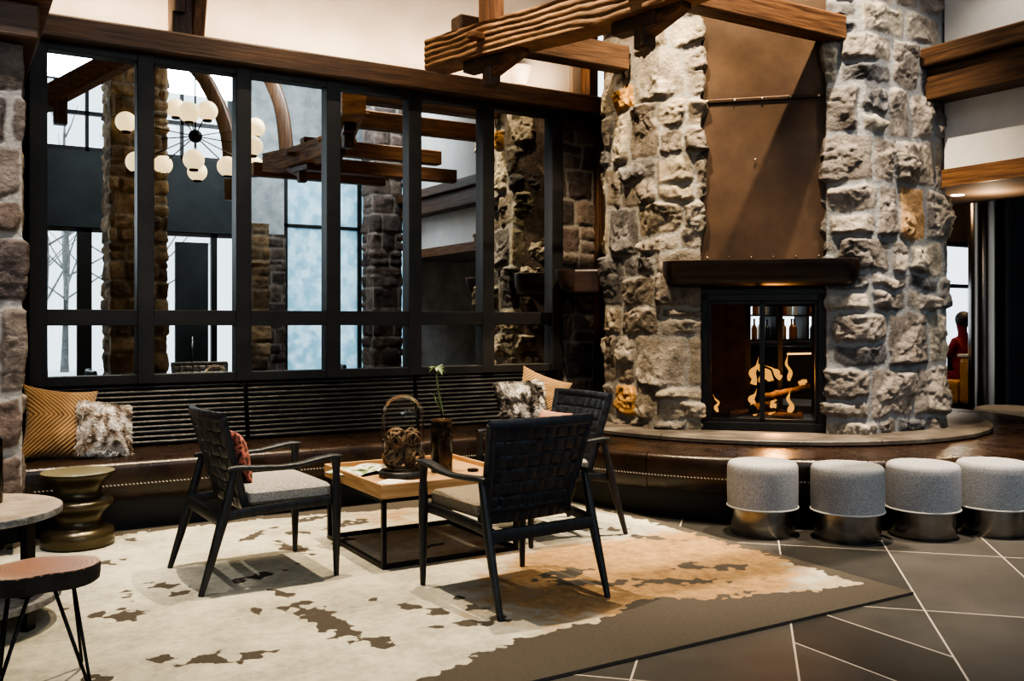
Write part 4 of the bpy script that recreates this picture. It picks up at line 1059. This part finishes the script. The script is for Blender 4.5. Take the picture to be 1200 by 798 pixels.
# ------------------------------------------------------------------ pillows
def pillow(name, label, size, loc, rot, mat, thick=.07, ridges=0, pinch=.06, n=70, group=None, seed=1, fur=0, style=0, furmat=None):
    """square cushion in its own xz plane, thickness along y"""
    u = np.linspace(-1,1,n); UU, VV = np.meshgrid(u, u, indexing='ij')
    w, h = size
    ex = UU*(1-pinch*(1-VV**2)) * w/2; ez = VV*(1-pinch*(1-UU**2)) * h/2
    th = thick*np.clip((1-np.abs(UU)**2.4),0,1)**.55*np.clip((1-np.abs(VV)**2.4),0,1)**.55
    th = th*(1+.18*(fbm(UU*2+seed*7, VV*2, seed, 2)-.5)*2)
    gro = np.zeros_like(UU)
    if ridges:
        if style == 0: pat = np.abs(UU+.25)*1.0 + np.where(VV>0, VV*.9, -VV*.9)*0 + VV*.0 + np.abs(VV-.1)*(-.7)
        else: pat = np.abs(UU)+np.abs(VV)*.9
        if style == 0: pat = UU*.9+np.abs(VV*1.1-.15)*.85
        gro = np.abs(np.sin(pat*PI*ridges))**.8
        th = th + (gro-.5)*.006*np.clip(th/thick*3,0,1)
        th = np.maximum(th, .0)
    mb = MB()
    Qf = np.stack([ex, -th, ez], -1); Qb = np.stack([ex, th, ez], -1)[::-1]
    mb.grid(Qf).grid(Qb)
    attrs = dict(rnd=np.concatenate([gro.ravel(), gro[::-1].ravel()]))
    o = mb.build(name, mat, smooth=True, attrs=attrs)
    if fur:
        R = np.random.RandomState(seed); fm = MB(); ra = []
        for k in range(fur):
            i, j = R.randint(2,n-2), R.randint(2,n-2); sd = -1 if R.rand() < .72 else 1
            if R.rand() < .16:
                if R.rand() < .5: i = R.choice([0,1,n-2,n-1])
                else: j = R.choice([0,1,n-2,n-1])
            p = Vector((ex[i,j], sd*th[i,j], ez[i,j])) + Vector(R.uniform(-.004,.004,3))
            cl = fbm(np.array([UU[i,j]*2.4+seed*3]), np.array([VV[i,j]*2.4]), seed+4, 3)[0]*12
            d_ = Vector((math.cos(cl)+ (UU[i,j]*1.2 if abs(UU[i,j])>.9 else 0), sd*.75, math.sin(cl)-.2+(VV[i,j]*1.2 if abs(VV[i,j])>.9 else 0))).normalized()
            d_ = (d_+Vector(R.uniform(-.35,.35,3))).normalized(); ln = R.uniform(.014,.03)
            s_ = d_.cross(Vector(R.uniform(-1,1,3))).normalized()*R.uniform(.0012,.0026)
            q = p+d_*ln*.6+Vector((0,0,-.001)); e_ = p+d_*ln+Vector((0,0,-.004))
            fm.add([p-s_, p+s_, q+s_*.8, q-s_*.8, e_], [(0,1,2,3),(3,2,4)])
            c = fbm(np.array([UU[i,j]*4.2+seed+cl*.08]), np.array([VV[i,j]*3.0]), seed+8, 3)[0]*1.35-.27+R.rand()*.18
            ra += [c]*5
        fo = fm.build('fur', furmat, o, attrs=dict(rnd=ra))
    o.location = loc; o.rotation_euler = rot
    return tag(o, label, 'pillow', group)
def attr_mat(name, stops, rough=.9, interp='LINEAR', sheen=0):
    m, nt, N, L, b = newmat(name); b.inputs['Roughness'].default_value = rough; b.inputs['Specular IOR Level'].default_value = .2
    b.inputs['Sheen Weight'].default_value = sheen
    a = N.new('ShaderNodeAttribute'); a.attribute_name = 'rnd'; r = N.new('ShaderNodeValToRGB'); r.color_ramp.interpolation = interp
    for i, (p, c) in enumerate(stops):
        e = r.color_ramp.elements[i] if i < 2 else r.color_ramp.elements.new(p); e.position = p; e.color = rgb(c)
    L.new(a.outputs['Fac'], r.inputs['Fac']); L.new(r.outputs['Color'], b.inputs['Base Color']); return m
M['mustard'] = attr_mat('mustard_corduroy', [(0,(.045,.022,.010)),(.5,(.19,.108,.045)),(1,(.29,.175,.080))], sheen=.3)
M['fur_l'] = attr_mat('pale_fur', [(.18,(.16,.11,.075)),(.36,(.34,.27,.21)),(.5,(.62,.57,.51)),(.75,(.84,.81,.77))])
M['fur_r'] = attr_mat('grey_fur', [(.2,(.03,.027,.025)),(.40,(.10,.09,.085)),(.52,(.38,.35,.32)),(.66,(.75,.72,.68))])
M['fur_base'] = pm('fur_base', (.30,.26,.22), (.5,.46,.42), scale=20, rough=1)
M['fur_base_d'] = pm('fur_base_dark', (.06,.055,.05), (.22,.2,.18), scale=20, rough=1)
M['red_pat'] = pm('red_pattern', (.05,.018,.015), (.50,.17,.12), scale=42, rough=.9, lo=.45, hi=.55, detail=2)
M['pink'] = pm('blush_fabric', (.26,.14,.09), (.36,.21,.15), scale=60, rough=.9)
R_ = math.radians
pillow('throw_pillow', 'mustard chevron pillow in the left corner of the banquette', (.44,.48), (.585,6.34,.625), (R_(-24),R_(8),R_(8)), M['mustard'], thick=.08, ridges=8, n=150, seed=2, style=0, pinch=.13)
pillow('fur_pillow', 'pale fur pillow leaning on the mustard pillow at the left', (.32,.34), (.825,6.27,.585), (R_(-26),R_(9),R_(10)), M['fur_base'], thick=.075, seed=3, fur=9000, furmat=M['fur_l'], n=60)
pillow('throw_pillow', 'mustard chevron pillow in the right corner behind the grey fur pillow', (.44,.44), (4.14,6.42,.625), (R_(-22),R_(20),R_(-22)), M['mustard'], thick=.08, ridges=8, n=150, seed=4, style=1, pinch=.13)
pillow('fur_pillow', 'dark grey and white fur pillow at the right end of the banquette', (.42,.38), (3.88,6.30,.60), (R_(-24),R_(-2),R_(-6)), M['fur_base_d'], thick=.075, seed=5, fur=11000, furmat=M['fur_r'], n=60)
pillow('throw_pillow', 'red patterned pillow leaning on the back of the left armchair', (.31,.27), (1.222,4.70,RZ+.575), (R_(-17),0,R_(90)), M['red_pat'], thick=.055, seed=6, n=40)
pillow('throw_pillow', 'blush pillow leaning on the back of the far right armchair', (.34,.26), (3.10,4.70,RZ+.575), (R_(-17),0,R_(-90)), M['pink'], thick=.055, seed=7, n=40)

# ------------------------------------------------------------------ ottomans
def make_ottoman(label):
    t = thing('ottoman', label, 'ottoman', group='round grey ottomans along the curved bench')
    rr = .203
    pts = [(rr-.012,.158),(rr,.166)]
    for z in np.linspace(.18,.395,8): pts.append((rr+.003*math.sin((z-.16)/.27*PI), z))
    for th in np.linspace(0,PI/2,8)[1:]: pts.append((rr-.03+.03*math.cos(th), .395+.03*math.sin(th)))
    pts += [(.14,.429),(.07,.432),(0.0005,.433)]
    MB().lathe([(0,.155)]+pts, seg=64).build('seat', M['otto_fabric'], t, smooth='auto')
    MB().tube([((rr+.001)*math.cos(a),(rr+.001)*math.sin(a),.163) for a in np.linspace(0,2*PI,65)[:-1]], .0055, seg=8, closed=True).build('piping', M['piping'], t, smooth=True)
    MB().lathe([(0,0),(.183,0),(.185,.004),(.185,.156),(0,.156)], seg=64).build('metal_base', M['brushed'], t, smooth='auto')
    return t
ot = make_ottoman('grey fabric ottoman with steel base, leftmost of the row by the curved bench')
ot.location = (4.135,4.0,0)
for (x, y, rz), lb in zip([(4.462,3.655,.7),(4.90,3.475,1.9),(5.315,3.30,2.6)], ['grey fabric ottoman with steel base, second from the left in the row', 'grey fabric ottoman with steel base, third from the left in the row', 'grey fabric ottoman at the right edge of the picture, last of the row']):
    dup(ot, (x,y,0), rz, lb)
t = thing('pouf', 'low round beige pouf behind the curved bench at the right edge', 'pouf', (8.66,5.22,0))
MB().lathe([(0,0),(.27,0),(.28,.02),(.28,.1)], seg=48).build('base', M['black_plinth'], t, smooth='auto')
MB().lathe([(0,.1),(.30,.1),(.31,.13),(.31,.39),(.29,.425),(.23,.44),(0,.445)], seg=48).build('seat', M['tan_fabric'], t, smooth='auto')

# ------------------------------------------------------------------ left hand tables
t = thing('ceramic_stool', 'bronze glazed hourglass ceramic stool in front of the banquette', 'stool', (.615,5.70,RZ))
K = 1.03
body = [(.0,0),(.176,0),(.185,.012),(.187,.058),(.180,.083),(.150,.098),(.129,.118),(.122,.145),(.129,.170),(.150,.192),(.174,.213),(.180,.228),(.172,.243),(.142,.256),(.125,.266),(.120,.290),(.121,.305),(.129,.327),(.150,.350),(.178,.373),(.187,.386),(.185,.394)]
MB().lathe([(a*K,z*K) for a,z in body], seg=64).build('body', M['bronze_glaze'], t, smooth='auto', angle=60)
MB().lathe([(0,.400*K-.004),(.165*K,.400*K-.004),(.184*K,.394*K+.001),(.184*K,.390*K),(0,.386*K)][::-1], seg=64).build('top', M['bronze_top'], t, smooth='auto')

tx, ty = .06, 4.385
t = thing('round_side_table', 'round side table with pale stone top and lower shelf at left', 'table', (tx,ty,RZ))
M['travertine'] = pm('travertine', (.30,.23,.165), (.55,.46,.36), scale=7, rough=.45, bump=.1, detail=8)
M['travertine_edge'] = pm('stone_edge', (.10,.10,.10), (.30,.29,.275), scale=25, rough=.8, bump=.6)
MB().lathe([(0,.446),(.345,.446),(.352,.452),(.352,.474),(.348,.478),(0.001,.478)], seg=72).build('top', M['travertine'], t, smooth='auto')
MB().lathe([(.3535,.449),(.3545,.453),(.3545,.471),(.3535,.475)], seg=72).build('rim', M['travertine_edge'], t, smooth='auto')
MB().lathe([(0,.10),(.345,.10),(.35,.106),(.35,.128),(.345,.133),(0.001,.133)], seg=72).build('lower_shelf', M['travertine_edge'], t, smooth='auto')
for k in range(3):
    a = R_(-38+120*k)
    MB().box((.270*math.cos(a),.270*math.sin(a),.223),(.055,.03,.446), Matrix.Rotation(a+PI/2,3,'Z')).build('leg', M['black_metal'], t, bevel=.002)
t = thing('candle_holder', 'tall brown glass candle holder on the round stone table at the left edge', 'candle holder', (.155,4.53,RZ+.478))
t.location = (.145,4.485,RZ+.478)
MB().lathe([(0,0),(.05,0),(.052,.006),(.052,.27),(.048,.272),(.046,.26),(.046,.02),(0,.02)], seg=40).build('glass_cylinder', M['vase'], t, smooth='auto')
MB().lathe([(0,.02),(.036,.02),(.036,.17),(.03,.176),(0,.174)], seg=32).build('candle', M['paper'], t, smooth='auto')

# wood slice stool
sx_, sy_ = .27, 3.55
t = thing('wood_slice_stool', 'live edge wood slice stool on black hairpin legs at lower left', 'stool', (sx_,sy_,RZ))
n = 72; ang = np.linspace(0,2*PI,n+1)[:-1]
rad = np.array([.158*(1+.16*math.cos(2*(a-.15))+.05*math.cos(3*a+1.0)+.03*math.sin(5*a)) for a in ang])
ZS = .405
rows = [(.93,ZS-.062),(.985,ZS-.055),(1.0,ZS-.03),(1.0,ZS-.008),(.985,ZS)]
Q = np.array([[(rad[i]*k*math.cos(ang[i])*(1+.01*math.sin(i*3.1)), rad[i]*k*math.sin(ang[i])*(1+.01*math.cos(i*2.3)), z) for k, z in rows] for i in range(n)])
mb = MB().grid(Q, wrapu=True); k = len(rows)
mb.f.append(tuple(i*k for i in range(n))[::-1])
mb.build('bark_edge', M['bark'], t, smooth='auto', angle=50)
m, nt, N, L, b = newmat('log_slice')
b.inputs['Roughness'].default_value = .35; b.inputs['Coat Weight'].default_value = .3
tc = N.new('ShaderNodeTexCoord'); ns = N.new('ShaderNodeTexNoise'); ns.inputs['Scale'].default_value = 5; ns.inputs['Detail'].default_value = 5
L.new(tc.outputs['Object'], ns.inputs['Vector'])
ln_ = N.new('ShaderNodeVectorMath'); ln_.operation = 'LENGTH'; L.new(tc.outputs['Object'], ln_.inputs[0])
sp = N.new('ShaderNodeSeparateXYZ'); L.new(tc.outputs['Object'], sp.inputs[0])
rad2 = mth('SQRT', mth('ADD', mth('MULTIPLY', sp.outputs['X'], sp.outputs['X']), mth('MULTIPLY', sp.outputs['Y'], sp.outputs['Y'])))
rw = mth('ADD', rad2, mth('MULTIPLY', mth('SUBTRACT', ns.outputs['Fac'], .5), .06))
rg = mth('ADD', mth('MULTIPLY', mth('SINE', mth('MULTIPLY', rw, 420)), .12), mth('MULTIPLY', rw, 5.2))
r = N.new('ShaderNodeValToRGB'); e = r.color_ramp.elements
e[0].position = .05; e[0].color = (.40,.19,.085,1); e[1].position = .97; e[1].color = (.62,.46,.33,1)
x_ = e.new(.35); x_.color = (.42,.20,.11,1); x_ = e.new(.6); x_.color = (.36,.19,.12,1); x_ = e.new(.82); x_.color = (.48,.28,.19,1)
L.new(rg, r.inputs['Fac']); L.new(r.outputs['Color'], b.inputs['Base Color'])
MB().prism([(rad[i]*.985*math.cos(ang[i]), rad[i]*.985*math.sin(ang[i])) for i in range(n)], ZS-.004, ZS+.002).build('sawn_top', m, t)
for a, in ((R_(40),),(R_(130),),(R_(215),),(R_(-40),)):
    c = Vector((math.cos(a), math.sin(a), 0)); s_ = Vector((-c.y, c.x, 0))
    top = ZS-.06
    p0 = c*.085+s_*.05+Vector((0,0,top)); p1 = c*.175+Vector((0,0,.006)); p2 = c*.085-s_*.05+Vector((0,0,top))
    MB().tube([p0, p1+s_*.006+Vector((0,0,.02)), p1, p1-s_*.006+Vector((0,0,.02)), p2], .0055, seg=8).build('leg', M['black_metal'], t, smooth=True)

# ------------------------------------------------------------------ far room on the right
t = thing('steel_column', 'polished steel column beside the dark panel at right', 'column', (9.95,6.3,0))
MB().lathe([(0,0),(.15,0),(.15,3.1),(0,3.1)], seg=40).build('shaft', M['steel_col'], t, smooth='auto')
box('pilaster', (10.08,6.12,0),(10.16,6.2,3.09), M['black_frame'], t)
t = thing('restaurant_booth', 'mustard upholstered booth below the far window', 'booth', (12.2,8.0,0))
box('seat', (11.0,7.3,.2),(13.4,7.85,.5), M['booth'], t, bevel=.05)
box('backrest', (11.0,7.05,.2),(13.4,7.3,.80), M['booth'], t, bevel=.06)
box('base', (11.25,7.1,0),(13.35,7.8,.2), M['black_plinth'], t)
box('top_rail', (11.0,7.02,.80),(13.4,7.32,.84), M['stitch'], t, bevel=.015)
t = thing('dining_table', 'far table with pale top beneath the window', 'table', (12.6,8.35,0))
MB().span((11.9,8.0,.83),(13.4,8.75,.87)).build('tabletop', M['paper'], t, world=True, bevel=.01)
box('leg', (12.55,8.3,0),(12.75,8.5,.83), M['black_metal'], t)
# seated guest
t = thing('person', 'person in a dark red coat seated by the far window', 'person', (11.45,7.52,0))
def skinbody(parent):
    pts = [((0,0,.55),.13),((0,.0,.75),.14),((0,0,.98),.15),((0,0,1.06),.07),((0,.02,1.13),.055),((0,.02,1.24),.085),((0,.02,1.30),.075),
           ((-.17,0,1.0),.06),((-.23,.06,.82),.048),((-.12,.24,.80),.036),((.17,0,1.0),.06),((.23,.06,.82),.048),((.12,.24,.80),.036),
           ((-.1,.02,.52),.095),((-.11,.38,.52),.075),((-.11,.40,.12),.05),((-.11,.5,.06),.045),((.1,.02,.52),.095),((.11,.38,.52),.075),((.11,.40,.12),.05),((.11,.5,.06),.045)]
    ed = [(0,1),(1,2),(2,3),(3,4),(4,5),(5,6),(2,7),(7,8),(8,9),(2,10),(10,11),(11,12),(0,13),(13,14),(14,15),(15,16),(0,17),(17,18),(18,19),(19,20)]
    me = bpy.data.meshes.new('body'); me.from_pydata([p for p,_ in pts], ed, [])
    o = bpy.data.objects.new('body', me); C.objects.link(o)
    bm = bmesh.new(); bm.from_mesh(me); bm.verts.layers.skin.verify(); bm.to_mesh(me); bm.free()
    o.modifiers.new('skin','SKIN')
    for i, (p, r) in enumerate(pts): me.skin_vertices[0].data[i].radius = (r,r)
    me.skin_vertices[0].data[0].use_root = True
    md = o.modifiers.new('sub','SUBSURF'); md.levels = 2; md.render_levels = 2
    me.materials.append(M['red_cloth']); o.parent = parent
    return o
skinbody(t)
MB().sphere((0,.0,1.28), (.10,.105,.11)).build('hair', M['hair'], t, smooth=True)

# bar seen through the firebox
t = thing('back_bar', 'backlit bar with shelves of bottles seen through the firebox', 'bar', (9.7,8.9,0))
box('backlit_panel', (8.9,8.96,1.02),(11.4,8.99,1.75), M['barlight'], t)
for z in (1.02,1.34,1.75): box('shelf', (8.9,8.74,z-.02),(11.4,8.96,z), M['black_frame'], t)
for x in (9.28,9.86,10.4): box('upright', (x,8.74,1.0),(x+.05,8.99,1.8), M['black_frame'], t)
box('counter', (8.9,8.2,0),(11.4,8.7,.9), M['brown_wall'], t)
box('counter_top', (8.85,8.15,.90),(11.4,8.74,.94), M['black_frame'], t)
box('light_strip', (8.9,8.185,.84),(11.4,8.2,.86), M['warmlight'], t)
def bottle(mat, s):
    t = thing('bottle', 'small bottle on the lit bar shelf seen through the firebox', 'bottle', group='bottles on the lit bar shelves')
    MB().lathe([(0,0),(.036,0),(.038,.01),(.038,.15*s),(.03,.18*s),(.014,.205*s),(.013,.26*s),(0,.26*s)], seg=16).build('glass', mat, t, smooth='auto')
    MB().lathe([(0,.26*s),(.015,.26*s),(.015,.285*s),(0,.285*s)], seg=12).build('cap', M['black_metal'], t)
    return t
protos = [bottle(M['bottle_a'],.95), bottle(M['bottle_b'],1.0), bottle(M['bottle_c'],.9)]
k = 0
for z in (1.02,1.34):
    x = 9.0
    while x < 10.75:
        if all(abs(x-q-.025) > .065 for q in (9.28,9.86,10.4)):
            if k < 3: protos[k].location = (x,8.85,z)
            else: dup(protos[random.randint(0,2)], (x,8.85+random.uniform(-.03,.03),z), 0)
            k += 1
        x += random.uniform(.088,.13)
tag(MB().lathe([(0,2.246),(.05,2.246),(.05,2.252),(0,2.252)], (6.82,4.53,0), 24).build('downlight', M['downlight']), 'small recessed downlight in the soffit right of the chimney', 'lamp')

# ------------------------------------------------------------------ lights
def aim(o, p): o.rotation_euler = (Vector(p)-o.location).to_track_quat('-Z','Y').to_euler()
def spot(name, loc, tgt, e, size, col, blend=.4, rad=.05):
    l = bpy.data.lights.new(name, 'SPOT'); l.energy = e; l.spot_size = math.radians(size); l.spot_blend = blend; l.color = col; l.shadow_soft_size = rad
    o = bpy.data.objects.new(name, l); C.objects.link(o); o.location = loc; aim(o, tgt); return o
def area(name, loc, tgt, e, sx, sy, col):
    l = bpy.data.lights.new(name, 'AREA'); l.energy = e; l.shape = 'RECTANGLE'; l.size = sx; l.size_y = sy; l.color = col
    o = bpy.data.objects.new(name, l); C.objects.link(o); o.location = loc; aim(o, tgt); return o
def point(name, loc, e, col, rad=.05):
    l = bpy.data.lights.new(name, 'POINT'); l.energy = e; l.color = col; l.shadow_soft_size = rad
    o = bpy.data.objects.new(name, l); C.objects.link(o); o.location = loc; return o
W1 = (1.0,.82,.58)
spot('rug_spot', (1.35,4.75,5.4), (1.35,4.55,0), 900, 55, W1, .6, .025)
spot('table_spot', (2.55,4.75,5.4), (2.55,4.4,0), 750, 52, W1, .6, .025)
spot('chimney_spot', (4.25,3.93,5.5), (5.0,4.8,2.0), 1400, 64, W1, .6, .03)
spot('pier_spot', (2.9,4.55,5.5), (4.5,5.75,1.6), 1300, 40, W1, .6, .04)
spot('right_pier_spot', (5.6,2.6,5.5), (5.95,4.35,1.6), 500, 40, (1,.88,.72), .6, .05)
spot('bench_spot', (.9,6.15,5.4), (.8,6.3,.5), 250, 40, W1, .6, .05)
area('back_wall_fill', (4.6,.8,5.5), (4.9,-3,3.2), 170, 1.5, .6, (.88,.94,1.0))  # added area light, brightens the dark wall behind the viewer
spot('ottoman_spot', (5.5,3.1,5.4), (4.75,3.55,.3), 1500, 50, (1,.84,.64), .7, .04)
spot('back_rest_fill', (2.5,5.5,5.4), (2.5,6.7,.6), 420, 62, W1, .6, .03)  # extra spot added to lift the rib highlights on the bench back
spot('recess_fill', (3.5,6.25,5.4), (4.75,6.45,1.5), 300, 34, W1, .6, .05)  # added spot that lights the chimney's rear left face for the mirror
spot('left_column_fill', (-.2,4.2,5.3), (0,5.6,1.5), 480, 50, (1,.92,.84), .7, .06)  # added fill for the otherwise dim left column, not a fitting
spot('corner_spot', (3.9,5.6,5.5), (3.95,6.3,.5), 120, 34, W1, .6, .05)
area('cove', (2.6,6.95,3.3), (2.6,7.08,5), 36, 4.4, .15, (1,.74,.50))
area('window_fill', (-1.2,-2.2,3.2), (3.5,4.5,.6), 80, 2.5, 2.0, (.85,.92,1.0))
area('clerestory_fill', (2.6,-2.7,5.3), (3.0,2.5,2.8), 120, 3.5, .5, (.80,.90,1.0))
point('fire_glow', fr(.82,.4,.85), 26, (1,.45,.14), .08)
point('lounge_glow', (11.5,7.4,2.6), 70, (1,.75,.45), .2)
point('bar_glow', (9.2,7.4,2.7), 40, (1,.70,.42), .2)
spot('pouf_fill', (8.2,4.7,3.0), (8.6,5.2,.4), 90, 50, (1,.84,.64), .6, .05)  # unseen spot added only to brighten the pouf
point('soffit_glow', (6.9,4.3,2.1), 6, (1,.75,.5), .04)

w = bpy.data.worlds.new('overcast'); bpy.context.scene.world = w; w.use_nodes = True
bg = w.node_tree.nodes['Background']; bg.inputs['Color'].default_value = (.86,.94,1,1); bg.inputs['Strength'].default_value = 1.7

# ------------------------------------------------------------------ camera
cam = bpy.data.cameras.new('camera'); co = bpy.data.objects.new('camera', cam); C.objects.link(co)
co.location = (0,0,1.25); co.rotation_euler = (PI/2,0,math.radians(-31))
cam.sensor_width = 36; cam.lens = 1099/1200*36; cam.shift_y = -22/1200; cam.clip_start = .05
sc = bpy.context.scene; sc.camera = co
sc.view_settings.view_transform = 'AgX'
sc.view_settings.look = 'AgX - High Contrast'
sc.view_settings.exposure = 0.3
sc.cycles.max_bounces = 8; sc.cycles.transparent_max_bounces = 12
sc.cycles.caustics_reflective = False; sc.cycles.caustics_refractive = False
sc.cycles.sample_clamp_indirect = 6
